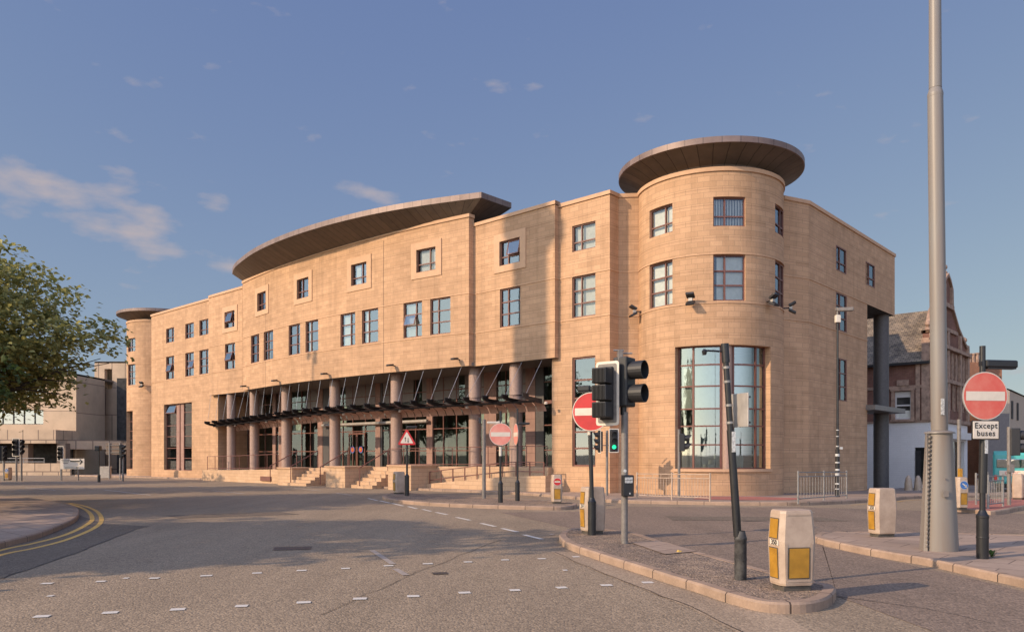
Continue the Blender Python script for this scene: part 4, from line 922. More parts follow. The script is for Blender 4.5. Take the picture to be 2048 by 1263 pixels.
for px, py in ((487, 773), (552, 762), (651, 748.5), (783, 731.5), (915, 719)):
    s = sof(px, 1.5); t = tb(s) if s > -31.2 else .15; s = sof(px, t+.25); t = tb(s) if s > -31.2 else .15
    mb = MB(); X = Matrix.Translation((*P(s, t), hz(py, P(s, t)[1]))) @ Matrix.Rotation(math.atan2(NN[1], NN[0]), 4, 'Z'); mb.M = X
    mb.tube((0, 0, 0), (.25, 0, .02), .03, n=8); mb.box((.36, 0, .02), (.36, .24, .1), ry=.12, bev=.02); mb.build('floodlight', M_steel_dk, B_)

# ------------------------------------------------------------ neighbouring buildings
# concrete building across the road on the left
CB = thing('concrete_building', 'brutalist concrete office building behind the tree, left of the sandstone building', 'building', (-60, 88, 0))
gz = G(-50, 85)
mb = MB(); x0, x1, y0, y1 = -110, -47.8, 85.0, 91.0; ztop = 10.6
holes = []
def frontwall(mb, xa, xb, y, z0, z1, holes): wallstrip(mb, (lambda s: (s, y), lambda s: (0, -1)), xa, xb, z0, z1, holes, depth=.5)
hh = [(-62, -51.4, 5.05, 6.75-.1), (-75, -62.8, 5.05, 6.65), (-62, -51.4, 8.0, 9.3), (-75, -62.8, 8.0, 9.3)]
frontwall(mb, x0, x1, y0, gz-.5, ztop, hh)
mb.add([(x1, y0, gz-.5), (x1, y1, gz-.5), (x1, y1, ztop), (x1, y0, ztop)], [(0, 1, 2, 3)], [[(0, gz), (6, gz), (6, ztop), (0, ztop)]])
mb.build('wall', M_conc, CB)
mb = MB(); mb.prism([(x0, y0), (x1, y0), (x1, y1), (x1, 99), (x0, 99)], ztop-.2, ztop-.02); mb.build('roof', M_soffit, CB)
for h in hh:
    f = MB(); n = 9
    for i in range(n+1): x = h[0]+(h[1]-h[0])*i/n; f.box((x, y0+.42, (h[2]+h[3])/2), (.09, .1, h[3]-h[2]))
    for zz in (h[2]+.03, h[3]-.03): f.box(((h[0]+h[1])/2, y0+.42, zz), (h[1]-h[0], .09, .06))
    fo = f.build('window', M_steel_dk, CB); g_ = MB(); g_.quad((h[0], y0+.45, h[2]), (h[1], y0+.45, h[2]), (h[1], y0+.45, h[3]), (h[0], y0+.45, h[3])); g_.build('pane', M_glassdk, fo)
    g_ = MB(); g_.box(((h[0]+h[1])/2, y0+1.6, (h[2]+h[3])/2), (h[1]-h[0], .1, h[3]-h[2])); g_.build('room', M_room, fo)
    random.seed(int(h[2]*10)); g_ = MB()
    for i in range(n):
        if random.random() < .6: x = h[0]+(h[1]-h[0])*i/n; g_.quad((x+.1, y0+.6, h[2]), (x+1.0, y0+.6, h[2]), (x+1.0, y0+.6, h[3]), (x+.1, y0+.6, h[3]))
    g_.build('blind', M_greyr, fo)
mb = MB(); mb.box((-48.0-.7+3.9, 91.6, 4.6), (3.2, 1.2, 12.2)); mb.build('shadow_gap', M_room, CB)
mb = MB(); wallstrip(mb, (lambda s: (s, 93.0), lambda s: (0, -1)), -50.1, -40, gz-.5, 12.9, [(-48.9, -48.0, 9.6, 12.0)], depth=.6)
mb.add([(-50.1, 93, 9), (-50.1, 100, 9), (-50.1, 100, 12.9), (-50.1, 93, 12.9)], [(0, 1, 2, 3)], [[(0, 9), (7, 9), (7, 13), (0, 13)]]); mb.build('stair_tower', M_conc2, CB)
mb = MB(); mb.prism([(-50.1, 93), (-40, 93), (-40, 100), (-50.1, 100)], 12.7, 12.88); mb.build('roof', M_soffit, CB)
# projecting entrance deck
mb = MB(); mb.prism([(-110, 80.5), (-47.4, 80.5), (-47.4, 84.99), (-110, 84.99)], 2.9, 4.3); mb.build('upper_deck', M_conc2, CB)
mb = MB(); mb.prism([(-47.4, 82.6), (-43.0, 85.2), (-43.0, 87), (-47.4, 87)], 2.3, 3.3); mb.build('canopy', M_conc2, CB)
for x in (-51.0, -44.5-2.6, -57.5, -64):
    mb = MB(); mb.box((x, 81.4, 1.2), (.9, .9, 3.4)); mb.build('pillar', M_conc2, CB)
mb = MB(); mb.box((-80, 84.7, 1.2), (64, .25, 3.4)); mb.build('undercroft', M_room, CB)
mb = MB(); mb.prism([(-110, 78.6), (-44.8, 78.6), (-44.8, 78.9), (-110, 78.9)], gz-.4, .85); mb.build('low_wall', M_conc2, CB)
mb = MB()
for z in (1.0, 1.35): mb.tube((-58, 78.7, z), (-47.5, 78.7, z), .04, n=6)
for i in range(6): mb.tube((-58+2.1*i, 78.7, .8), (-58+2.1*i, 78.7, 1.35), .04, n=6)
mb.build('railing', M_steel, CB)

# old brick corner building on the right
Q0 = (28.1, 52.2); UW = (-U[0], -U[1]); FW = (-NN[0], -NN[1])      # side wall runs along -U, street front along -N
def q2(a, b): return (Q0[0]+UW[0]*a+FW[0]*b, Q0[1]+UW[1]*a+FW[1]*b)
BB = thing('old_brick_building', 'old red brick building with slate roof, ornate stone gable and white painted ground floor', 'building', (*q2(2, 4), 0))
g0 = -1.2
pS = (lambda s: q2(s, 0)), (lambda s: NN); pF = (lambda s: q2(0, s)), (lambda s: U)
mb = MB(); wallstrip(mb, pS, 0, 12, g0, 3.95, [(1.2-1.0, .9, -.3, 2.2)]); mb.build('ground_floor_wall', M_wwall, BB)
mb = MB(); wallstrip(mb, pS, 0, 12, 3.95, 8.0, [(1.12, 2.15, 4.15, 6.05)]); wallstrip(mb, pF, 0, 10.8, 3.95, 9.2, [(s, s+.8, 5.0, 6.7) for s in (1.2, 2.6, 5.3, 6.7, 8.3, 9.3)]+[(s, s+.75, 7.3, 8.9) for s in (1.0, 2.2, 3.4, 5.0, 6.1, 7.2, 8.4, 9.4)], depth=.15)
gab = [(0, 9.2), (0, 9.9), (.9, 10.0), (1.5, 11.3), (3.0, 12.6), (3.2, 13.6), (3.9, 14.1), (4.6, 14.5), (5.3, 14.1), (5.9, 13.5), (6.0, 12.2), (7.8, 10.9), (10.0, 9.9), (10.8, 9.9), (10.8, 9.2)]
mb.add([(*q2(0, s), z) for s, z in gab], [tuple(range(len(gab)))], [[(s, z) for s, z in gab]]); mb.add([(*q2(.4, s), z) for s, z in gab], [tuple(range(len(gab)))[::-1]], [[(s, z) for s, z in gab]][::1])
for (s, z), (s2, z2) in zip(gab, gab[1:]): mb.add([(*q2(0, s), z), (*q2(0, s2), z2), (*q2(.4, s2), z2), (*q2(.4, s), z)], [(0, 1, 2, 3)], [[(0, 0), (1, 0), (1, .4), (0, .4)]])
mb.build('wall', M_brick, BB)
mb = MB(); wallstrip(mb, pF, 0, 10.8, g0, 3.95, [(1.0, 9.8, -.4, 2.7)], depth=.4); mb.build('shop_front_wall', M_wwall, BB)
mb = MB()
for s in (1.0, 2.6, 4.2, 5.8, 7.4, 9.0, 9.72): obox(mb, q2(0, 0), FW, U, s, s+.1, -.4, -.25, -.4, 2.7)
fo = mb.build('shop_window', M_steel_dk, BB); mb = MB(); mb.add([(*q2(.35, 1), -.4), (*q2(.35, 9.8), -.4), (*q2(.35, 9.8), 2.7), (*q2(.35, 1), 2.7)], [(0, 1, 2, 3)]); mb.build('pane', M_glass_big, fo)
mb = MB(); obox(mb, q2(1.6, 0), FW, U, .8, 10, -.2, 0, -.6, 3); mb.build('room', M_room, fo)
mb = MB(); obox(mb, q2(0, 0), FW, U, .4, 10.4, 0, .35, 2.85, 3.35); mb.build('fascia', M_wood_w, BB)
mb = MB(); obox(mb, q2(0, 0), UW, NN, .5, .8, .0, .04, -.5, 2.0); mb.build('side_door', M_steel_dk, BB)
# slate roof : one slope facing the camera side, gable parapet at the street end
mb = MB(); e0, e1 = q2(.3, -.25), q2(12, -.25); r0, r1 = q2(.3, 5.2), q2(12, 5.2)
mb.add([(*e0, 8.0), (*e1, 8.0), (*r1, 12.3), (*r0, 12.3)], [(0, 1, 2, 3)], [[(0, 0), (11.7, 0), (11.7, 6.9), (0, 6.9)]]); b0, b1 = q2(.3, 10.8), q2(12, 10.8)
mb.add([(*r0, 12.3), (*r1, 12.3), (*b1, 8.0), (*b0, 8.0)], [(0, 1, 2, 3)], [[(0, 0), (11.7, 0), (11.7, 6.9), (0, 6.9)]]); mb.build('roof', M_slate, BB)
mb = MB(); obox(mb, q2(0, 0), UW, NN, -.05, 12, 0, .3, 7.85, 8.02); mb.build('gutter', M_steel_dk, BB)
mb = MB(); obox(mb, q2(0, 0), UW, NN, -.06, 12, .0, .07, 6.25, 6.45); obox(mb, q2(0, 0), UW, NN, -.05, 12, 0, .06, 3.9, 4.05); mb.build('string_course', M_terra, BB)
for (a, b) in ((-.02, .45),): mb = MB(); obox(mb, q2(0, 0), UW, NN, a, b, 0, .1, 4.05, 9.6); mb.build('corner_pilaster', M_terra, BB)
mb = MB(); obox(mb, q2(0, 0), UW, NN, .55, .82, 0, .09, 4.05, 7.85); mb.build('pilaster', M_terra, BB)
fo = MB()
for a in (.9, 2.15): obox(fo, q2(0, 0), UW, NN, a, a+.22, 0, .1, 4.14, 6.1)
obox(fo, q2(0, 0), UW, NN, .85, 2.42, 0, .14, 6.1, 6.24); obox(fo, q2(0, 0), UW, NN, 1.25, 2.0, .0, .12, 6.46, 6.85); obox(fo, q2(0, 0), UW, NN, .86, 2.41, 0, .16, 3.98, 4.14)
fo = fo.build('window_surround', M_terra, BB); mb = MB()
for a, b, c, d in ((1.12, 1.2, 4.15, 6.05), (2.07, 2.15, 4.15, 6.05), (1.2, 2.07, 4.15, 4.25), (1.2, 2.07, 5.65, 6.05), (1.2, 2.07, 5.05, 5.15)): obox(mb, q2(0, 0), UW, NN, a, b, -.16, -.06, c, d)
mb.build('sash', M_wood_w, fo); mb = MB(); obox(mb, q2(0, 0), UW, NN, 1.13, 2.14, -.2, -.17, 4.15, 6.05); mb.build('pane', M_room, fo); mb = MB(); obox(mb, q2(0, 0), UW, NN, 1.2, 2.07, -.165, -.162, 4.25, 4.75); mb.build('net_curtain', M_blind, fo)
# stone dressings on the street front
for s in (0, .0+4.3, 7.9, 10.3):
    mb = MB(); obox(mb, q2(0, 0), FW, U, s, s+.5, 0, .16, 3.95, 9.9 if s in (0, 10.3) else 10.6); mb.build('pilaster', M_terra, BB)
for z in (4.0, 6.85, 9.2): mb = MB(); obox(mb, q2(0, 0), FW, U, -.1, 10.9, 0, .3 if z > 9 else .2, z, z+.25); mb.build('cornice', M_terra, BB)
mb = MB()
for s in (1.0, 2.2, 3.4, 5.0, 6.1, 7.2, 8.4, 9.4): obox(mb, q2(0, 0), FW, U, s-.16, s, 0, .08, 7.1, 9.1); obox(mb, q2(0, 0), FW, U, s+.75, s+.88, 0, .08, 7.1, 9.1); obox(mb, q2(0, 0), FW, U, s+.3, s+.42, -.1, .04, 7.3, 8.9)
for s in (1.2, 2.6, 5.3, 6.7, 8.3, 9.3): obox(mb, q2(0, 0), FW, U, s-.14, s, 0, .08, 4.9, 6.85); obox(mb, q2(0, 0), FW, U, s+.8, s+.92, 0, .08, 4.9, 6.85)
mb.build('mullions', M_terra, BB)
mb = MB(); obox(mb, q2(.2, 0), FW, U, .5, 10.3, -.06, 0, 4.8, 9.0); mb.build('room', M_room, BB)
mb = MB()
for (s, z), (s2, z2) in zip(gab[1:-1], gab[2:-1]):
    mb.add([(*q2(-.15, s), z), (*q2(-.15, s2), z2), (*q2(-.15, s2), z2+.22), (*q2(-.15, s), z+.22), (*q2(.5, s), z), (*q2(.5, s2), z2), (*q2(.5, s2), z2+.22), (*q2(.5, s), z+.22)], [(0, 1, 2, 3), (3, 2, 6, 7), (7, 6, 5, 4), (0, 4, 5, 1)])
mb.build('gable_coping', M_terra, BB)
for s, z in ((1.6, 11.4), (4.6, 14.7), (7.6, 11.1), (10.5, 10.1), (.3, 10.1)):
    mb = MB(); mb.lathe([(.16, z-.1), (.2, z+.1), (.08, z+.25), (.2, z+.42), (.17, z+.58), (.01, z+.72)], 12, q2(.15, s)); mb.build('finial', M_terra, BB, True)
# niche on the gable
mb = MB(); obox(mb, q2(0, 0), FW, U, 3.3, 5.9, 0, .2, 12.2, 12.5); obox(mb, q2(0, 0), FW, U, 3.5, 3.8, 0, .18, 12.5, 13.8); obox(mb, q2(0, 0), FW, U, 5.4, 5.7, 0, .18, 12.5, 13.8); obox(mb, q2(0, 0), FW, U, 2.0, 7.2, 0, .16, 10.5, 10.75); mb.build('gable_dressing', M_terra, BB)

def wx(px, z): return (px-HX)/F*z
# brick block with chimney stacks behind
CH = thing('brick_chimney_building', 'orange brick building with chimney pots behind the round no entry sign', 'building', (wx(1960, 68), 68, 0))
mb = MB(); mb.prism([(wx(1932, 68), 68), (wx(1968, 68), 68), (wx(1968, 68), 74), (wx(1932, 68), 74)], -2, hz(724, 68)); mb.build('chimney_stack', M_brick_o, CH)
mb = MB(); mb.prism([(wx(1967, 70), 70), (wx(2004, 70), 70), (wx(2004, 70)+2, 78), (wx(1967, 70), 78)], -2, hz(738, 70)); mb.build('wall', M_brick_o, CH)
mb = MB(); mb.prism([(wx(1984, 69.6), 69.6), (wx(2002, 69.6), 69.6), (wx(2002, 69.6), 69.95), (wx(1984, 69.6), 69.95)], -2, hz(752, 69.6)); mb.build('tarred_wall', M_room, CH)
for px, top, mt in ((1938, 708, M_redp), (1949, 704, M_terra), (1957, 704, M_terra), (1965, 703, M_terra)):
    mb = MB(); zt = hz(top, 68); z0 = hz(724, 68); mb.lathe([(.2, z0), (.16, z0+.5), (.17, zt-.15), (.21, zt-.12), (.21, zt), (.001, zt+.02)], 12, (wx(px, 68), 68.8)); mb.build('chimney_pot', mt, CH, True)
# rendered house, lower wall grey
RH = thing('rendered_house', 'cream and grey rendered house behind the teal bus', 'building', (wx(2030, 64), 64, 0))
gx = G(40, 64)
mb = MB(); xa, xb = wx(1962, 64), wx(2019, 64)
mb.add([(xa, 64, gx-1), (xb, 64, gx-1), (xb, 64, hz(826, 64)), (xa, 64, hz(826, 64))], [(0, 1, 2, 3)]); mb.build('lower_wall', M_greyr, RH)
mb = MB(); mb.add([(xa, 63.99, hz(826, 64)), (xb, 63.99, hz(826, 64)), (xb, 63.99, hz(781, 64)), (wx(2001, 64), 63.99, hz(773, 64)), (xa, 63.99, hz(766, 64))], [(0, 1, 2, 3, 4)])
mb.add([(xb, 63.99, gx-1), (xb+10, 76, gx-1), (xb+10, 76, hz(781, 64)), (xb, 63.99, hz(781, 64))], [(0, 1, 2, 3)]); mb.build('wall', M_cream, RH)
mb = MB(); mb.add([(xa, 64, hz(766, 64)), (wx(2001, 64), 64, hz(772, 64)), (xb+.1, 63.9, hz(779, 64)), (xb+10.1, 76, hz(779, 64)), (xa+9, 76, hz(766, 64))], [(0, 1, 2, 3, 4)]); mb.build('roof', M_slate, RH)
for k in (1.2, 4.5):
    f = .12*k; mb = MB(); mb.box((xb+k*10/15.6, 63.95+k*12/15.6, hz(818, 64)), (.7, .12, 1.5), rz=math.atan2(12, 10)); o_ = mb.build('window', M_room, RH)

# ------------------------------------------------------------ street furniture
def base_at(px, py, dz=.115):
    x, y = gp(px, py)
    if dz:   # stands on a kerbed surface: solve again for a plane dz above the road
        r = (px-HX)/F; d = y
        for _ in range(20): d = (1.7-dz-G(r*d, d))*F/(py-HY)
        return (r*d, d, G(r*d, d)+dz)
    return (x, y, G(x, y))
# --- bollards: waisted plastic box, front face towards -Y in local space
def make_bollard(label, loc, rz, face='two', number=None, side_panel=False, sc_=1.0):
    t = thing('traffic_bollard', label, 'bollard', loc, rz, 'illuminated traffic bollards')
    t.scale = (1, 1, .93)
    W, D = .34, .43      # front width (x), side depth (y)
    def ring(z, w_, d_, c=.05): w_ /= 2; d_ /= 2; return [(-w_+c, -d_, z), (w_-c, -d_, z), (w_, -d_+c, z), (w_, d_-c, z), (w_-c, d_, z), (-w_+c, d_, z), (-w_, d_-c, z), (-w_, -d_+c, z)]
    lv = [(.07, W*.92, D*.97), (.10, W*.96, D*1.0), (.55, W*1.02, D*1.07), (.62, W*1.02, D*1.08), (.97, W*.93, D*.97), (1.0, W*.90, D*.94), (1.012, W*.84, D*.88)]
    mb = MB(); pts = []; fs = []
    for z, a, b in lv: pts += ring(z, a, b)
    for j in range(len(lv)-1):
        for i in range(8): fs.append((j*8+i, j*8+(i+1) % 8, (j+1)*8+(i+1) % 8, (j+1)*8+i))
    fs.append(tuple(range(len(pts)-8, len(pts)))); mb.add(pts, fs); lp(mb, 'shell', M_boll, t)
    mb = MB(); mb.box((0, 0, .035), (W*.78, D*.82, .09), bev=.01); lp(mb, 'base', M_boll_base, t)
    def yf(z):   # front face distance
        for (z0, a, b), (z1, c, d) in zip(lv, lv[1:]):
            if z0 <= z <= z1: return (b+(d-b)*(z-z0)/(z1-z0))/2
        return D/2
    def xf(z):
        for (z0, a, b), (z1, c, d) in zip(lv, lv[1:]):
            if z0 <= z <= z1: return (a+(c-a)*(z-z0)/(z1-z0))/2
        return W/2
    def panel(x0, x1, z0, z1, name='reflector', mt=M_boll_y, e=.007):
        mb = MB(); pad = .012
        mb.m = 1; mb.add([(x0-pad, -yf(z0-pad)-.003, z0-pad), (x1+pad, -yf(z0-pad)-.003, z0-pad), (x1+pad, -yf(z1+pad)-.003, z1+pad), (x0-pad, -yf(z1+pad)-.003, z1+pad)], [(0, 1, 2, 3)])
        mb.m = 0; mb.add([(x0, -yf(z0)-e, z0), (x1, -yf(z0)-e, z0), (x1, -yf(z1)-e, z1), (x0, -yf(z1)-e, z1)], [(0, 1, 2, 3)]); lp(mb, name, [mt, M_boll_base], t)
    if face == 'two': panel(-.09, .09, .16, .53); panel(-.09, .09, .66, .90)
    if face in ('noentry', 'arrow'):
        panel(-.095, .095, .17, .52)
        mb = MB(); zc = .77; sl_ = (yf(.66)-yf(.88))/.22
        def dd(r, m, e, n=28, sx=1): 
            p = [(r*math.cos(2*math.pi*i/n), -yf(zc)+sl_*r*math.sin(2*math.pi*i/n)-e, zc+r*math.sin(2*math.pi*i/n)) for i in range(n)]; mb.add(p, [tuple(range(n))], None, m)
        dd(.135, 1, .004); dd(.125, 0, .008)
        if face == 'noentry': mb.box((0, -yf(zc)-.014, zc), (.19, .004, .045), m=1)
        else:
            for a, b, c, d in ((-.06, .06, .07, -.05),):
                mb.add([(a-.012, -yf(zc)-.016, zc+b-.02), (c-.012, -yf(zc)-.016, zc+d-.012), (c+.012, -yf(zc)-.016, zc+d+.012), (a+.012, -yf(zc)-.016, zc+b+.004)], [(0, 1, 2, 3)], None, 1)
                mb.add([(.085, -yf(zc)-.016, zc-.075), (.005, -yf(zc)-.016, zc-.06), (.075, -yf(zc)-.016, zc+.01)], [(0, 1, 2)], None, 1)
        if face == 'noentry': mb.add([(-.045, -yf(zc)-.017, zc+.02), (.045, -yf(zc)-.017, zc+.02), (.03, -yf(zc)-.017, zc+.06), (-.03, -yf(zc)-.017, zc+.06)], [(0, 1, 2, 3)], None, 2)
        lp(mb, 'sign_face', [M_red if face == 'noentry' else M_blue, M_signw, M_boll_y], t)
    if side_panel:
        for sgn in (1,):
            mb = MB(); y0, y1, z0, z1 = -.13, .12, .17, .54; e = .012
            def sx(z): return sgn*(xf(z)+e)
            mb.m = 1; mb.add([(sx(z0)-.006, y0-.012, z0-.012), (sx(z0)-.006, y1+.012, z0-.012), (sx(z1)-.006, y1+.012, z1+.012), (sx(z1)-.006, y0-.012, z1+.012)], [(0, 1, 2, 3)])
            mb.m = 0; mb.add([(sx(z0), y0, z0), (sx(z0), y1, z0), (sx(z1), y1, z1), (sx(z1), y0, z1)], [(0, 1, 2, 3)]); lp(mb, 'reflector', [M_boll_y, M_boll_base], t)
            mb = MB()
            for (ya, yb, za, zb_) in ((-.17, -.155, .14, .6), (.145, .16, .14, .6), (-.155, .145, .12, .14)): mb.add([(xf(za)+.008, ya, za), (xf(za)+.008, yb, za), (xf(zb_)+.008, yb, zb_), (xf(zb_)+.008, ya, zb_)], [(0, 1, 2, 3)])
            mb.box((xf(.96)+.004, 0, .955), (.006, .3, .012)); lp(mb, 'moulded_rim', M_boll, t)
    if number:
        tm = text_mb(number, .085, Matrix.Translation((.03, -yf(.605)-.012, .605)), 1, bold=.002)
        tp = MB(); tp.box((.03, -yf(.6)-.006, .605), (.19, .004, .062)); pl_ = lp(tp, 'number_plate', M_signw, t); lp(tm, 'number', [M_signw, M_signb], pl_)
    return t
# local -Y is the narrow front: turn it towards the camera's left
make_bollard('large bollard numbered 350 at the round kerb end nearest the camera', base_at(1583, 1177), R(-80), number='350', side_panel=True)
make_bollard('bollard with plain broad side on the island left of the tall mast', base_at(1764, 1072), R(-80), number='258')
make_bollard('bollard partly hidden behind the black no entry sign post beside the large signal', base_at(1185, 1066), R(-70), number='254')
make_bollard('bollard showing a small red no entry roundel above a yellow panel', base_at(1113, 1006), R(4), face='noentry')
make_bollard('small bollard at the left tip of the wedge island near the warning sign', base_at(798, 987), R(-56))
make_bollard('bollard with blue arrow disc beside the tall mast base', base_at(1917, 1018), R(8), face='arrow')
for px, lab in ((2035, 'pale bollard at the right edge in front of the bus'), (2052, 'pale bollard cut off by the right frame edge')):
    make_bollard(lab, base_at(px, 998), R(-30), face='none')
for px, lab in ((1817, 'left of two small concrete posts by the white painted wall'), (1836, 'right of two small concrete posts by the white painted wall')):
    x, y = gp(px, 984); t = thing('concrete_post', lab, 'post', (x, y, G(x, y)), 0, 'posts by the white wall'); mb = MB(); mb.lathe([(.22, -.1), (.2, .5), (.15, .8), (.06, .95), (.001, .97)], 12); lp(mb, 'shaft', M_conc2 if False else M_boll, t, True)
    mb = MB(); mb.lathe([(.26, -.1), (.26, .06), (.2, .1)], 12); lp(mb, 'foot', M_boll_base, t)

# --- posts and plates
def sleeve(t, h=.62, r=.075, mt=M_black, rp=.045):
    mb = MB(); mb.lathe([(r, -.05), (r, h), (r*1.06, h+.005), (r*1.06, h+.04), (r*.85, h+.06), (rp, h+.12)], 18); mb.lathe([(r*1.04, h*.5), (r*1.07, h*.52), (r*1.04, h*.54)], 18); lp(mb, 'base_sleeve', mt, t, True)
def noentry(t, z, rd, y=-.06, red=M_red, bar=M_signw, rz=0, name='sign_disc'):
    mb = MB(); mb.M = Matrix.Rotation(rz, 4, 'Z')
    n = 48; mb.add([(rd*math.cos(2*math.pi*i/n), y, z+rd*math.sin(2*math.pi*i/n)) for i in range(n)]+[(rd*math.cos(2*math.pi*i/n), y+.012, z+rd*math.sin(2*math.pi*i/n)) for i in range(n)], [tuple(range(n)), tuple(range(n, 2*n))[::-1]]+[(i, (i+1) % n, n+(i+1) % n, n+i) for i in range(n)], None, 2)
    mb.disc((0, z), rd*.985, y-.002, 48, 1); mb.disc((0, z), rd*.955, y-.004, 48, 0)
    mb.add([(-rd*.86, y-.007, z-rd*.19), (rd*.86, y-.007, z-rd*.19), (rd*.86, y-.007, z+rd*.19), (-rd*.86, y-.007, z+rd*.19)], [(0, 1, 2, 3)], None, 1)
    lp(mb, name, [red, bar, M_alu], t)
def lantern(t, z, L_, mt, rz=0, hh=.075, dn=.1):
    mb = MB(); mb.M = Matrix.Translation((0, 0, z)) @ Matrix.Rotation(rz, 4, 'Z')
    mb.tube((0, 0, -dn), (0, 0, .03), .03, n=8); mb.box((L_/2+.03, 0, 0), (L_, .12, hh), bev=.025); mb.box((L_/2+.03, 0, -hh/2-.008), (L_*.9, .1, .02), bev=.005); mb.box((.02, 0, 0), (.12, .07, .07)); lp(mb, 'sign_light', mt, t)
# right: Except buses
p = base_at(1965, 1116); t = thing('no_entry_sign', 'large sun-faded no entry sign above an Except buses plate, beside the tall mast', 'road sign', p, R(6), 'no entry signs')
sleeve(t, .62, .085); mb = MB(); mb.tube((0, 0, .6), (0, 0, 3.25), .042, n=16); mb.tube((0, 0, 1.0), (.02, 0, 1.9), .06, n=16); lp(mb, 'post', M_black, t)
noentry(t, hz(792, p[1])-p[2], .37, red=M_redf, bar=M_signw)
mb = MB(); zc = hz(859.5, p[1])-p[2]; mb.m = 1; mb.box((0, -.062, zc), (.445, .012, .295), bev=.012); mb.m = 0; mb.box((0, -.067, zc), (.42, .012, .27), bev=.01); pl = lp(mb, 'plate', [M_signw, M_signb], t)
tm = text_mb('Except\nbuses', .122, Matrix.Translation((0, -.077, zc+.005)), 0, bold=.002, space=1.12); lp(tm, 'lettering', M_signb, pl)
mb = MB()
for z in (zc+.16, zc-.12, zc+.6, zc+.4): mb.tube((0, 0, z), (0, 0, z+.025), .05, n=14)
lp(mb, 'clamp', M_steel, t)
lantern(t, hz(727, p[1])-p[2], .55, M_black, R(4), .12, .18)
mb = MB(); mb.box((.02, -.052, 1.78), (.05, .02, .35)); lp(mb, 'sticker', M_lead, t)
# middle island: bleached no entry (facing), edge-on one, warning triangle
p = base_at(1001, 1004, .115); t = thing('no_entry_sign', 'bleached pink no entry sign on a black and white banded post at the wedge island', 'road sign', p, R(2), 'no entry signs')
sleeve(t, .6, .08); mb = MB(); mb.tube((0, 0, .6), (0, 0, 3.05), .04, n=12); mb.m = 1; mb.tube((0, 0, 1.55), (0, 0, 1.86), .046, n=12); mb.tube((0, 0, 2.15), (0, 0, 2.5), .046, n=12); lp(mb, 'post', [M_black, M_signw], t)
noentry(t, hz(868, p[1])-p[2], .375, red=M_redp); lantern(t, hz(844, p[1])-p[2], .42, M_signw, R(180), .06, .1)
p = base_at(1035, 1001, .115); t = thing('no_entry_sign', 'no entry sign turned nearly edge-on, right of the bleached one', 'road sign', p, R(-78), 'no entry signs')
sleeve(t, .6, .08); mb = MB(); mb.tube((0, 0, .6), (0, 0, 3.2), .035, n=12); lp(mb, 'post', M_black, t); noentry(t, hz(868, p[1])-p[2], .375, red=M_redp); lantern(t, hz(846, p[1])-p[2], .4, M_black, R(70), .06, .1)
p = base_at(814, 991, .115); t = thing('warning_sign', 'red triangle two-way traffic warning sign on black post', 'road sign', p, R(-3))
sleeve(t, .75, .09); mb = MB(); mb.tube((0, 0, .7), (0, 0, 2.35), .04, n=12); mb.m = 1; mb.tube((0, 0, 2.2), (0, 0, 2.5), .045, n=12); lp(mb, 'post', [M_black, M_signw], t)
mb = MB(); zc = hz(878, p[1])-p[2]; s_ = .36
def tri(r, y, m): mb.add([(r*math.cos(R(a)), y, zc+r*math.sin(R(a))) for a in (90, 210, 330)], [(0, 1, 2)], None, m)
def rtri(r, y, m, rr=.05):
    pts = []
    for a in (90, 210, 330):
        cx_, cz_ = (r-2*rr)*math.cos(R(a)), (r-2*rr)*math.sin(R(a))
        for k in range(-60, 61, 20): pts.append((cx_+rr*math.cos(R(a+k)), y, zc+cz_+rr*math.sin(R(a+k))))
    mb.add(pts, [tuple(range(len(pts)))], None, m)
rtri(.43, -.05, 2); rtri(.44, -.053, 0); rtri(.305, -.057, 1, .02)
mb.box((-.055, -.06, zc-.02), (.02, .004, .15), m=3); mb.add([(-.09, -.063, zc+.03), (-.02, -.063, zc+.03), (-.055, -.063, zc+.1)], [(0, 1, 2)], None, 3)
mb.box((.055, -.06, zc-.02), (.02, .004, .15), m=3); mb.add([(.02, -.063, zc-.07), (.09, -.063, zc-.07), (.055, -.063, zc-.14)], [(0, 1, 2)], None, 3)
lp(mb, 'sign_plate', [M_red, M_signw, M_alu, M_signb], t); lantern(t, hz(853, p[1])-p[2], .38, M_black, R(0), .07, .12)
p = base_at(968, 996, .115); t = thing('traffic_pole', 'plain grey steel pole left of the bleached no entry sign', 'pole', p); mb = MB(); mb.tube((0, 0, -.1), (0, 0, hz(838, p[1])-p[2]), .07, n=16); lp(mb, 'shaft', M_greyp, t); mb = MB(); mb.box((-.15, 0, 2.9), (.1, .1, .2)); lp(mb, 'bracket', M_steel_dk, t)
# near island: red no entry behind the signal
p = base_at(1184, 1069); t = thing('no_entry_sign', 'bright red no entry sign half hidden behind the large traffic signal', 'road sign', p, R(-22), 'no entry signs')
sleeve(t, .62, .08); mb = MB(); mb.tube((0, 0, .6), (-.06, 0, 2.9), .042, n=14); mb.m = 1; mb.tube((-.045, -.0, 1.98), (-.055, 0, 2.25), .046, n=14); lp(mb, 'post', [M_black, M_signw], t)
noentry(t, hz(823, p[1])-p[2], .385, y=-.07, red=M_red); lantern(t, hz(776, p[1])-p[2], .26, M_black, R(180), .12, .15)
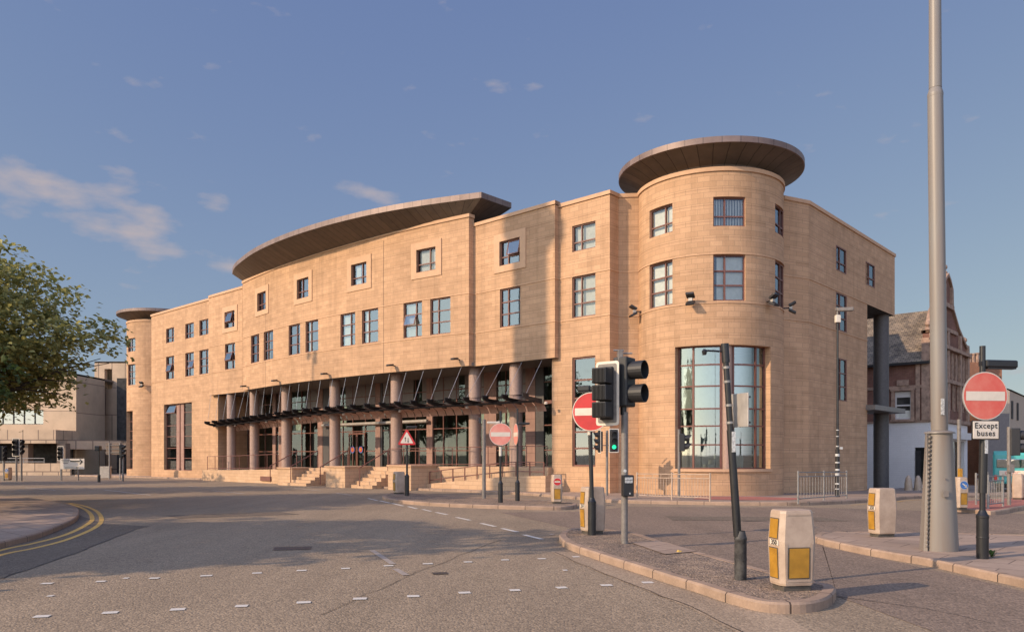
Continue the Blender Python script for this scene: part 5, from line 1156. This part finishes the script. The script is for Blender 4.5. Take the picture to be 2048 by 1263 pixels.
# leaning black post
p = base_at(1481, 1158); t = thing('leaning_post', 'leaning scuffed black lamp post with sign back and small camera arm', 'post', p, 0)
th = hz(690, p[1])-p[2]; lx = -.20
mb = MB(); mb.lathe([(.076, -.05), (.076, .5), (.08, .51), (.08, .53), (.072, .55), (.056, .62)], 20); mb.lathe([(.08, .25), (.08, .27)], 20); lp(mb, 'base_sleeve', M_scuff if 'M_scuff' in globals() else M_black, t, True)
def lpt(z): return (lx*z/th, 0, z)
mb = MB(); mb.tube(lpt(.55), lpt(1.9), .052, .048, n=18); mb.tube(lpt(1.9), lpt(th), .04, .036, n=18); mb.tube(lpt(th-.22), lpt(th+.02), .05, n=18); lp(mb, 'shaft', M_black, t, True)
mb = MB()
for z in (1.98, 2.2, 2.5, 2.68, 2.95): mb.tube(lpt(z), lpt(z+.03), .047, n=16)
lp(mb, 'clamps', M_steel, t)
mb = MB(); zc = hz(820, p[1])-p[2]; X = Matrix.Translation(Vector(lpt(zc))+Vector((.13, -.02, 0))) @ Matrix.Rotation(R(-68), 4, 'Z'); mb.M = X; mb.box((0, 0, 0), (.34, .02, .43), bev=.008); mb.m = 1
for z in (-.16, .16): mb.box((-.02, .025, z), (.36, .03, .025))
lp(mb, 'sign_back', [M_alu, M_steel_dk], t)
mb = MB(); z = th-.08; mb.tube(lpt(z), (lpt(z)[0]-.26, -.02, z+.01), .012, n=8); mb.lathe([(.001, z-.05), (.025, z-.045), (.035, z), (.012, z+.03)], 12, (lpt(z)[0]-.27, -.02)); lp(mb, 'camera_arm', M_black, t)
mb = MB(); q_ = lpt(1.72); mb.box((q_[0]+.01, -.062, 1.75), (.045, .012, .26)); lp(mb, 'sticker', M_lead, t)
# tall mast
p = base_at(1879, 1099); t = thing('lamp_mast', 'very tall grey lamp mast rising out of the picture, with tapered base', 'lamp post', p, 0)
bx = 8*.0; hb = hz(866, p[1])-p[2]
mb = MB(); n = 12; prof = [(.285, -.05), (.282, .12), (.195, hb)]
mb.lathe(prof, 20); mb.lathe([(.195, hb), (.235, hb+.0), (.23, hb+.02), (.13, hb+.05)], 20); lp(mb, 'base_casing', M_mast, t, True)
mb = MB()
mb.add([(-.285, -.16, 0), (-.33, -.12, 0), (-.255, -.09, hb), (-.195, -.07, hb)], [(0, 1, 2, 3)]); mb.add([(-.33, -.12, 0), (-.285, .1, 0), (-.195, .08, hb), (-.255, -.09, hb)], [(0, 1, 2, 3)])
lp(mb, 'seam_flange', M_mast, t)
mb = MB()
for i in range(26): z = .08+i*(hb-.14)/25; mb.box((-.295-.0+(.085*z/hb), -.15+.05*z/hb, z), (.035, .03, .035), rz=.4)
lp(mb, 'seam_bolts', M_mast, t)
mb = MB(); mb.box((-.05, -.275, .95), (.09, .02, .10), rx=-.04); mb.box((-.05, -.255, 1.2), (.02, .02, .02)); lp(mb, 'door_lock', M_mast, t)
zs = hz(195, p[1])-p[2]
mb = MB(); mb.tube((0, 0, hb), (-.07, 0, zs), .128, .118, n=28); mb.lathe([(.118, 0), (.122, .04), (.118, .07), (.09, .16)], 28); k = len(mb.v)
for i in range(28*4): v = mb.v[k-28*4+i]; mb.v[k-28*4+i] = (v[0]-.07, v[1], v[2]+zs)
mb.tube((-.07, 0, zs+.15), (-.1, 0, 16), .098, .07, n=28); lp(mb, 'shaft', M_mast, t, True)
mb = MB(); mb.M = Matrix.Translation((-.02, 0, 0)); mb.box((-.0, -.13, 2.38), (.055, .012, .27)); lp(mb, 'sticker', M_lead, t)
mb = MB()
for k in (-1, 1): mb.tube((-.1, 0, 15.8), (-.1+k*.9, 0, 16.2), .04, n=8); mb.box((-.1+k*1.1, 0, 16.2), (.7, .35, .16), bev=.04)
lp(mb, 'lamp_head', M_mast, t)
# slim street lamp by the wing
p = base_at(1675, 993, .115); t = thing('street_lamp', 'slim street lamp with boxy grey head in front of the shaded wall', 'street lamp', p, 0)
th = hz(640, p[1])-p[2]; mb = MB(); mb.tube((0, 0, 0), (0, 0, 1.9), .085, .08, n=14); mb.tube((0, 0, 1.9), (0, 0, th), .05, .04, n=12); lp(mb, 'pole', M_black, t, True)
mb = MB(); mb.box((0, -.02, th+.05), (.2, .16, .3), bev=.02); lp(mb, 'camera_box', M_signw, t)
mb = MB(); mb.tube((0, 0, th+.1), (0, 0, th+.42), .04, n=10); mb.box((.28, -.05, th+.42), (.62, .2, .15), rz=-.2, bev=.03); mb.box((-.02, 0, th+.44), (.12, .1, .12)); lp(mb, 'lamp_head', M_greyp, t)
mb = MB()
for z, a in ((.5, .06), (.85, .1), (1.05, .07), (1.35, .05), (1.62, .1), (2.0, .04), (2.4, .03), (2.65, .03), (.3, .04)): mb.tube((0, 0, z), (0, 0, z+a), .089 if z < 1.85 else .06, n=14)
mb.box((.14, -.02, 1.95), (.12, .02, .09)); lp(mb, 'band_stickers', M_lead, t)
# --- railings
def railing(label, a, b, n, h=1.0, mt=M_steel, gap=True, group='guard rails'):
    t = thing('guard_railing', label, 'railing', (a[0], a[1], a[2]), 0, group); dx, dy, dz_ = b[0]-a[0], b[1]-a[1], b[2]-a[2]
    for f in ([0, 1] if n < 14 else [0, .5, 1]): mb = MB(); mb.tube((dx*f, dy*f, dz_*f-.05), (dx*f, dy*f, dz_*f+h+.06), .032, n=8); lp(mb, 'post', mt, t)
    mb = MB()
    for z in (.12, h-.0, h-.14): mb.tube((0, 0, z), (dx, dy, z+dz_), .018, n=6)
    for i in range(1, n): f = i/n; mb.tube((dx*f, dy*f, dz_*f+.12), (dx*f, dy*f, dz_*f+h-(.14 if i % 3 else 0)), .01, n=5)
    lp(mb, 'infill_bars', mt, t); return t
railing('galvanised guard railing around the slim street lamp', base_at(1596, 1004), base_at(1693, 996), 18)
railing('guard railing on the pavement under the curved window', base_at(1274, 996), base_at(1420, 1002), 26, h=.92, mt=M_boll)
railing('right one of the short guard rails on the far right island', base_at(1976, 1016), base_at(2006, 1012), 9, h=.95)
railing('short guard rail behind the Except buses post', base_at(1952, 1008), base_at(1975, 1003), 6, h=.95)

# --- traffic signals. Local frame: the lamps look towards -Y
def signal_head(name, par, M, n=3, board=True, lit=None, scale=1.0, visor=.22, louvre=False, hood_mat=M_blackp, tube=False):
    hd = MB(); hd.M = M; H = .30*n*scale; W = .26*scale
    hd.box((0, .06*scale, 0), (W, .20*scale, H+.04*scale), bev=.02*scale)
    o = lp(hd, name, M_blackp, par)
    if board:
        b = MB(); b.M = M; bw, bh = .47*scale, H+.24*scale
        def rr(w_, h_, y, m, c=.05*scale):
            pts = []
            for sx_, sz_, a0 in ((1, -1, -90), (1, 1, 0), (-1, 1, 90), (-1, -1, 180)):
                for k in range(0, 91, 30): pts.append((sx_*(w_/2-c)+c*math.cos(R(a0+k)), y, sz_*(h_/2-c)+c*math.sin(R(a0+k))))
            n_ = len(pts); b.add(pts+[(x, y+.012, z) for x, _, z in pts], [tuple(range(n_)), tuple(range(n_, 2*n_))[::-1]]+[(i, (i+1) % n_, n_+(i+1) % n_, n_+i) for i in range(n_)], None, m)
        rr(bw, bh, .02*scale, 1); rr(bw-.09*scale, bh-.09*scale, .012*scale, 0, .03*scale); lp(b, 'backing_board', [M_greyp if louvre else M_blackp, M_signw], o)
    for i in range(n):
        z = (i-(n-1)/2)*-.30*scale; v = MB(); v.M = M @ Matrix.Translation((0, 0, z)); r = .115*scale
        N2 = 20; L0, L1 = -.04*scale, -(.04+visor)*scale; pts = []; fs_ = []
        if louvre:
            v.box((0, -(.04+visor/2)*scale, 0), (.29*scale, visor*scale, .275*scale), bev=.02); v.m = 0
            for k in range(9): v.box((-.11*scale+k*.0275*scale, -(.045+visor)*scale, 0), (.008, .03, .24*scale))
        else:
            a0, a1 = (R(-60), R(240)) if not tube else (R(-90), R(270))
            for k in range(N2+1):
                a = a0+(a1-a0)*k/N2; c, s_ = math.cos(a), math.sin(a); cut = 1.0 if tube else (.35+.65*max(0, (s_+.9)/1.9))
                pts += [(r*c, L0, r*s_), (r*1.05*c, L0+(L1-L0)*cut, r*1.05*s_), (r*.97*c, L0+(L1-L0)*cut, r*.97*s_), (r*.94*c, L0, r*.94*s_)]
            for k in range(N2):
                for e in range(3): fs_.append((4*k+e, 4*k+4+e, 4*k+5+e, 4*k+1+e))
            v.add(pts, fs_)
        lp(v, 'visor', hood_mat, o)
        l_ = MB(); l_.M = M @ Matrix.Translation((0, 0, z)); l_.disc((0, 0), .1*scale, -.045*scale, 20); on = lit == i
        lp(l_, 'lens', M_green if on else M_blackp, o)
    return o
# large signal on the near island
p = base_at(1249, 1086); t = thing('traffic_signal', 'large traffic signal with louvred hoods and push button box on the near island', 'traffic light', p, 0, 'traffic signals')
th = 3.30
mb = MB(); mb.tube((0, 0, -.1), (0, 0, 2.35), .06, n=18); mb.m = 1; mb.tube((-.02, 0, 2.3), (-.02, 0, th-.1), .058, n=18); lp(mb, 'pole', [M_greyp, M_black], t, True)
mb = MB(); mb.box((-.085, -.03, 3.0), (.09, .16, .92), bev=.01); lp(mb, 'terminal_cover', M_greyp, t)
zc = hz(787, p[1])-p[2]
signal_head('signal_head', t, Matrix.Translation((-.33, -.10, zc)) @ Matrix.Rotation(R(-38), 4, 'Z') @ Matrix.Scale(1.0, 4), 3, True, louvre=True, visor=.24)
zc2 = hz(765, p[1])-p[2]
signal_head('signal_head', t, Matrix.Translation((.07, -.02, zc2+.01)) @ Matrix.Rotation(R(55), 4, 'Z') @ Matrix.Scale(1.38, 4), 2, False, visor=.19, tube=True)
mb = MB()
for z in (2.62, 2.72, 3.3, 3.4): mb.tube((-.02, 0, z), (.14, 0, z), .015, n=6)
for z in (2.55, 3.45): mb.tube((-.02, -.03, z), (-.2, -.03, z), .018, n=6)
lp(mb, 'bracket', M_steel, t)
mb = MB(); zb_ = hz(970, p[1])-p[2]; mb.M = Matrix.Translation((.04, -.10, zb_)) @ Matrix.Rotation(R(10), 4, 'Z'); mb.box((0, 0, 0), (.20, .13, .38), bev=.015); mb.m = 1; mb.box((0, -.068, .1), (.14, .01, .1)); mb.disc((.02, -.135), .017, -.07, 14); mb.m = 2; mb.box((0, -.07, .1), (.14, .012, .006)); lp(mb, 'push_button_box', [M_black, M_lead, M_black], t)
mb = MB(); mb.disc((0, 1.3), .028, -.062, 14); lp(mb, 'sticker', M_lead, t)
# signals beyond, by the tower
x_, z_ = wx(1214, 31.6), 31.6; p = (x_, z_, G(x_, z_)+.115); t = thing('traffic_signal', 'distant traffic signal with lit green lamp by the tower', 'traffic light', p, 0, 'traffic signals')
mb = MB(); mb.tube((0, 0, -.1), (0, 0, hz(860, z_)-p[2]), .05, n=12); lp(mb, 'pole', M_greyp, t)
signal_head('signal_head', t, Matrix.Translation((.27, -.1, hz(880.5, z_)-p[2])), 3, True, lit=2, scale=.86); signal_head('signal_head', t, Matrix.Translation((-.33, 0, hz(882, z_)-p[2])) @ Matrix.Rotation(R(-80), 4, 'Z'), 3, True, scale=.86)
mb = MB()
for z in (2.05, 2.85): mb.tube((-.33, 0, z), (.27, -.0, z), .02, n=6)
lp(mb, 'bracket', M_greyp, t)
x_, z_ = wx(1358, 29.4), 29.4; p = (x_, z_, G(x_, z_)+.115); t = thing('traffic_signal', 'small two-lamp traffic signal in front of the curved window', 'traffic light', p, 0, 'traffic signals')
mb = MB(); mb.tube((0, 0, -.1), (0, 0, hz(858, z_)-p[2]), .052, n=12); lp(mb, 'pole', M_greyp, t)
signal_head('signal_head', t, Matrix.Translation((.18, 0, hz(884, z_)-p[2])) @ Matrix.Rotation(R(78), 4, 'Z'), 2, False, scale=1.05, visor=.25)
mb = MB()
for z in (1.9, 2.3): mb.tube((0, 0, z), (.16, 0, z), .015, n=6)
lp(mb, 'bracket', M_steel, t)
# far right pole with signal
x_, z_ = wx(2018, 24.5), 24.5; p = (x_, z_, .115); t = thing('traffic_signal', 'traffic signal at the right picture edge on a pinkish grey pole', 'traffic light', p, 0, 'traffic signals')
mb = MB(); mb.tube((0, 0, -.1), (0, 0, hz(853, z_)-p[2]), .058, n=12); lp(mb, 'pole', M_greyp, t)
signal_head('signal_head', t, Matrix.Translation((.26, 0, hz(883, z_)-p[2])) @ Matrix.Rotation(R(70), 4, 'Z'), 2, False, scale=1.35, visor=.25)
mb = MB(); mb.box((0, -.09, hz(936, z_)-p[2]), (.17, .12, .26), bev=.01); lp(mb, 'push_button_box', M_greyp, t)
x_, z_ = wx(1918, 26), 26; p = (x_, z_, .0); t = thing('traffic_pole', 'plain pale pole between the tall mast and the Except buses sign', 'pole', p); mb = MB(); mb.tube((0, 0, -.1), (0, 0, hz(838, z_)), .06, n=12); lp(mb, 'shaft', M_greyp, t); mb = MB(); mb.box((0, -.07, hz(945, z_)), (.12, .1, .3), bev=.01); lp(mb, 'box', M_boll_y, t)
# --- far left: signals, direction sign, gantry sign
def far_signal(px, py, z_, label, heads, edge=M_signw):
    x_ = wx(px, z_); g = G(x_, z_); t = thing('traffic_signal', label, 'traffic light', (x_, z_, g), 0, 'traffic signals'); mb = MB(); mb.tube((0, 0, -.1), (0, 0, hz(py-14, z_)-g), .07, n=8); lp(mb, 'pole', M_greyp, t)
    for dx, rz_, b in heads: signal_head('signal_head', t, Matrix.Translation((dx, -.1, hz(py, z_)-g)) @ Matrix.Rotation(R(rz_), 4, 'Z'), 3, b, scale=1.0 if px > 60 else 1.15)
    return t
far_signal(33, 894, 56, 'far left traffic signal with white edged board by the low wall', [(0, 0, True)])
far_signal(43, 893, 56.6, 'far left dark traffic signal seen side-on beside the white edged one', [(.05, 60, False)])
far_signal(122, 906, 60, 'small white edged traffic signal left of the white direction sign', [(0, 0, True)])
far_signal(8, 906, 58, 'dark traffic signal at the left picture edge', [(.1, 50, False), (-.3, -50, False)])
far_signal(246, 902, 56, 'dark signal beside the round corner tower at the left', [(0, 80, False)])
z_ = 58; x_ = wx(146, z_); g = G(x_, z_); t = thing('direction_sign', 'white direction sign with black arrow pointing right', 'road sign', (x_, z_, g), 0)
mb = MB(); [mb.tube((dx, 0, -.1), (dx, 0, 1.3), .05, n=8) for dx in (-.85, .4)]; lp(mb, 'posts', M_greyp, t)
mb = MB(); zc = hz(927, z_)-g; mb.box((0, -.08, zc), (1.8, .03, .78), bev=.01); lp(mb, 'panel', M_signw, t)
mb = MB(); mb.box((.22, -.11, zc+.2), (.72, .01, .085)); mb.box((.66, -.11, zc+.24), (.30, .01, .07), ry=R(50)); mb.box((.66, -.11, zc+.10), (.30, .01, .07), ry=R(-50)); mb.box((.38, -.11, zc-.27), (.2, .01, .05)); lp(mb, 'arrow', M_signb, t)
mb = MB()
for k in range(3): mb.box((-.5, -.105, zc+.3-.12*k), (.62-.12*k, .008, .05))
mb.m = 1; mb.box((-.1, -.102, zc-.27), (.9, .008, .17)); lp(mb, 'lettering', [M_greyp, M_alu], t)
z_ = 62; x_ = wx(230, z_); g = G(x_, z_); t = thing('gantry_sign', 'grey back of a road sign on two thin poles left of the corner tower', 'road sign', (x_, z_, g), 0)
mb = MB(); [mb.tube((dx, 0, -.1), (dx, 0, hz(884, z_)-g), .05, n=8) for dx in (-.45, .4)]; lp(mb, 'posts', M_steel, t); mb = MB(); mb.box((.05, .05, hz(897, z_)-g), (1.6, .03, .9)); mb.m = 1; [mb.box((.05, 0, hz(897, z_)-g+k), (1.65, .04, .04)) for k in (-.3, 0, .3)]; lp(mb, 'panel', [M_conc2, M_steel], t)
z_ = 54; x_ = wx(198, z_); g = G(x_, z_); t = thing('camera_pole', 'thin dark pole with a hooded camera beside the concrete building', 'pole', (x_, z_, g), 0)
mb = MB(); mb.tube((0, 0, 0), (0, 0, hz(893, z_)-g), .05, n=8); mb.tube((0, 0, 0), (0, 0, .5), .1, n=8); lp(mb, 'shaft', M_black, t); mb = MB(); mb.box((0, -.1, hz(896, z_)-g), (.35, .4, .35), bev=.05); lp(mb, 'camera_housing', M_black, t)
z_ = 64; x_ = wx(211, z_); g = G(x_, z_); t = thing('utility_cabinet', 'pinkish roadside cabinet under the grey sign back', 'cabinet', (x_, z_, g), 0); mb = MB(); mb.box((0, 0, .5), (.8, .4, .9), bev=.03); lp(mb, 'case', M_alu, t); mb = MB(); mb.box((0, 0, .98), (.88, .48, .06), bev=.01); lp(mb, 'lid', M_signw, t)
z_ = 58; x_ = wx(17, z_); make_bollard('far left bollard with blue arrow by the low concrete wall', (x_, z_, G(x_, z_)+.05), 0, face='arrow')

# --- teal bus, rear end towards us
z_ = 40; x_ = wx(2042, z_); g = G(x_, z_); t = thing('bus', 'teal single-deck bus seen from behind at the right edge', 'bus', (x_, z_, g), R(-36))
mb = MB(); W = 2.5; zt = hz(903, z_)-g
mb.box((0, 4.0, .45+zt/2-.2), (W, 8, zt-.55), bev=.12); mb.box((0, .3, zt-.05), (W*.98, .5, .2), bev=.05); lp(mb, 'body', M_teal, t)
mb = MB(); mb.box((0, -.02, hz(926, z_)-g), (W*.86, .06, .46), bev=.03); lp(mb, 'rear_window', M_glassdk, t); mb = MB(); mb.box((0, .03, hz(926, z_)-g), (W*.86, .04, .46)); lp(mb, 'window_backing', M_room, t)
mb = MB(); mb.box((.1, -.04, hz(946, z_)-g), (W*.84, .05, .28), bev=.01); pn = lp(mb, 'advert_panel', M_signw, t)
tm = text_mb('C  SIC  A', .26, Matrix.Translation((-.2, -.075, hz(946, z_)-g)), 0, bold=.003); lp(tm, 'lettering', M_redp, pn)
for k in (-1, 1): mb = MB(); mb.box((k*(W/2-.14), -.04, hz(956, z_)-g), (.14, .06, .34), bev=.02); lp(mb, 'tail_light', M_tail, t)
for k in (-1, 1): mb = MB(); mb.M = Matrix.Translation((k*(W/2-.2), 1.8, .45)) @ Matrix.Rotation(R(90), 4, 'Y'); mb.tube((0, 0, -.14), (0, 0, .14), .46, n=20); lp(mb, 'wheel', M_rubber, t)
mb = MB(); mb.box((0, .02, .42), (W*.9, .1, .2)); lp(mb, 'bumper', M_rubber, t); mb = MB(); mb.box((.0, .3, zt+.08), (.5, .3, .12), bev=.03); lp(mb, 'roof_light', M_boll_y, t)

# --- litter and weed
x, y, z = base_at(1358, 1104); t = thing('food_wrapper', 'crumpled yellow wrapper on the near island', 'litter', (x, y, z)); mb = MB(); random.seed(3)
bm = bmesh.new(); bmesh.ops.create_icosphere(bm, subdivisions=2, radius=.04)
for v in bm.verts: v.co *= random.uniform(.6, 1.25); v.co.z = max(0, v.co.z*.7+.012)
mb.add([tuple(v.co) for v in bm.verts], [tuple(v.index for v in f.verts) for f in bm.faces]); bm.free(); lp(mb, 'paper', M_litter, t)
x, y, z = base_at(1984, 1114); t = thing('weed', 'small green weed at the foot of the Except buses post', 'plant', (x, y, z)); mb = MB()
for i in range(46): a = random.uniform(0, 6.28); r = random.uniform(.02, .12); h = random.uniform(.03, .12); c, s_ = math.cos(a), math.sin(a); mb.add([(0, 0, 0), (c*r*.6-s_*.012, s_*r*.6+c*.012, h), (c*r*1.3, s_*r*1.3, h*.8), (c*r*.6+s_*.012, s_*r*.6-c*.012, h)], [(0, 1, 2, 3)])
lp(mb, 'leaves', M_grass, t)
# ------------------------------------------------------------ trees
def make_tree(label, loc, rad, zc, up, dn, seed, nclump=520, leaf=.15, mat=M_leaf, group='street trees', per=30, trunk_h=2.4, core=.38):
    random.seed(seed); t = thing('broadleaf_tree', label, 'tree', loc, 0, group)
    br = MB(); tips = []
    br.tube((0, 0, -.2), (.05, 0, trunk_h), .26, .19, n=10)
    for i in range(9):
        a = i*2.4+random.uniform(-.3, .3); el = random.uniform(.15, 1.15); L_ = rad*random.uniform(.55, .8)
        z0 = trunk_h-.3+random.uniform(0, .9); p0 = Vector((.05, 0, z0)); d = Vector((math.cos(a)*math.cos(el), math.sin(a)*math.cos(el), math.sin(el)))
        p1 = p0+d*L_*.5+Vector((0, 0, .35)); p2 = p1+d*L_*.5+Vector((random.uniform(-.3, .3), random.uniform(-.3, .3), .3))
        br.tube(p0, p1, .1, .07, n=7); br.tube(p1, p2, .07, .035, n=6)
        for k in range(5):
            b = a+random.uniform(-1.1, 1.1); q0 = p1.lerp(p2, random.random()); q1 = q0+Vector((math.cos(b), math.sin(b), random.uniform(-.25, .5)))*rad*random.uniform(.25, .42); br.tube(q0, q1, .032, .012, n=5)
    lp(br, 'trunk', M_bark, t, True)
    cr = MB(); V = []; Fc = []
    nz_ = [(random.uniform(0, 6.28), random.uniform(-1.2, 1.4), random.uniform(.12, .3)) for _ in range(26)]
    for _ in range(nclump):
        a = random.uniform(0, 2*math.pi); u = random.uniform(-1, 1); rr = random.random()**core
        e = math.asin(u); bump = 1.0
        for (na, ne, ns) in nz_:
            dd = (math.cos(a-na)*math.cos(e)*math.cos(ne)+math.sin(e)*math.sin(ne)); 
            if dd > .86: bump += ns*(dd-.86)/.14
        bump -= .12; rr *= bump
        c = Vector((math.cos(a)*math.cos(e)*rad*rr, math.sin(a)*math.cos(e)*rad*rr, zc+math.sin(e)*(up if u > 0 else dn)*rr))
        sp = random.uniform(.45, .85); droop = Vector((math.cos(a), math.sin(a), -.35)).normalized(); n_ = int(per*random.uniform(.6, 1.3))
        for k in range(n_):
            o = Vector((random.gauss(0, 1), random.gauss(0, 1), random.gauss(0, .28)))*sp*.5 + droop*random.uniform(-.5, .7)*sp
            o.z -= .25*o.xy.length**2
            q = c+o; s_ = leaf*random.uniform(.65, 1.25)
            ax = Vector((random.gauss(0, 1)+droop.x*.6, random.gauss(0, 1)+droop.y*.6, random.gauss(-.45, .4))).normalized(); up_ = Vector((random.gauss(0, .5), random.gauss(0, .5), 1)).normalized(); sd = ax.cross(up_).normalized(); nrm = sd.cross(ax)
            b0 = len(V); V += [tuple(q-ax*s_*.5), tuple(q+sd*s_*.42+nrm*s_*.1), tuple(q+ax*s_*.6), tuple(q-sd*s_*.42+nrm*s_*.1)]; Fc.append((b0, b0+1, b0+2, b0+3))
    cr.v = V; cr.f = Fc; cr.uv = [None]*len(Fc); cr.mi = [0]*len(Fc); lp(cr, 'crown', mat, t); return t
tA = make_tree('leafy green tree at the left picture edge in front of the concrete building', (-18.6, 25, G(-18, 25)), 4.75, 5.5, 2.9, 2.45, 11, 820, .175, per=48, core=.4)
TB = make_tree('broad street tree beyond the left picture edge', (-19.2, 9.1, 0), 4.6, 6.4, 3.4, 2.6, 12, 520, .30, M_leaf2, per=26)
dup(TB, (-30.5, 34, G(-30, 34)), 1.3, 'street tree behind the large leafy tree', 'street trees'); dup(TB, (-41, 47, G(-41, 47)), 2.5, 'far street tree to the left of the concrete building', 'street trees'); st = dup(TB, (-16.6, 20.3, 0), 3.9, 'small young street tree beside the corner pavement', 'street trees'); st.scale = (.52, .52, .56)

# monument column and lamp mast off to the left whose shadows fall on the facade
p = Vector((*P(-4.45, .3), 0)); L_ = 42.0; mx, my = p.x-math.cos(SUN_AZ)*L_, p.y-math.sin(SUN_AZ)*L_
t = thing('monument_column', 'tall stone monument column standing far to the left of the street', 'monument', (mx, my, 0)); zt = hz(490, p.y)+L_*math.tan(SUN_EL)
mb = MB(); mb.lathe([(1.25, 4), (1.12, 8), (1.02, zt)], 24); lp(mb, 'shaft', M_mon, t, True); mb = MB(); mb.box((0, 0, 2), (4.5, 4.5, 4), bev=.2); lp(mb, 'pedestal', M_mon, t)
mb = MB(); mb.lathe([(1.05, zt-.1), (1.65, zt+.6), (1.7, zt+1.1), (1.5, zt+1.15), (1.1, zt+1.9), (1.05, zt+3.2), (.5, zt+3.6), (.01, zt+3.7)], 20); lp(mb, 'capital', M_mon, t, True)
mb = MB(); mb.lathe([(.4, zt+3.5), (.5, zt+4.2), (.45, zt+5.2), (.25, zt+5.6), (.28, zt+6), (.01, zt+6.2)], 12); lp(mb, 'statue', M_mon, t, True)
s = sof(627, 1.55); p = Vector((*P(s, 1.58), 0)); L_ = 30.0; hx, hy = p.x-math.cos(SUN_AZ)*L_, p.y-math.sin(SUN_AZ)*L_; zt = hz(713, p.y)+L_*math.tan(SUN_EL)
t = thing('lamp_mast', 'high lamp mast with a cluster of heads standing left of the picture', 'lamp post', (hx, hy, 0)); mb = MB(); mb.tube((0, 0, 0), (0, 0, zt), .14, .07, n=12); lp(mb, 'shaft', M_mast, t, True)
for k in range(3):
    a = SUN_AZ+math.pi/2+k*math.pi*2/3; mb = MB(); mb.M = Matrix.Rotation(a, 4, 'Z'); mb.tube((0, 0, zt-.1), (.35, 0, zt+.1), .05, n=6); mb.box((.48, 0, zt), (.42, .3, .3), ry=.9, bev=.04); lp(mb, 'lamp_head', M_mast, t)
# short post off the left edge whose shadow crosses the foreground
t = thing('street_post', 'short black post beyond the left picture edge', 'post', (-9.1, 8.35, 0)); mb = MB(); mb.lathe([(.09, -.05), (.09, 1.4), (.07, 1.5), (.001, 1.55)], 14); lp(mb, 'shaft', M_black, t, True); mb = MB(); mb.lathe([(.12, 0), (.12, .2), (.09, .3)], 14); lp(mb, 'foot', M_black, t, True)
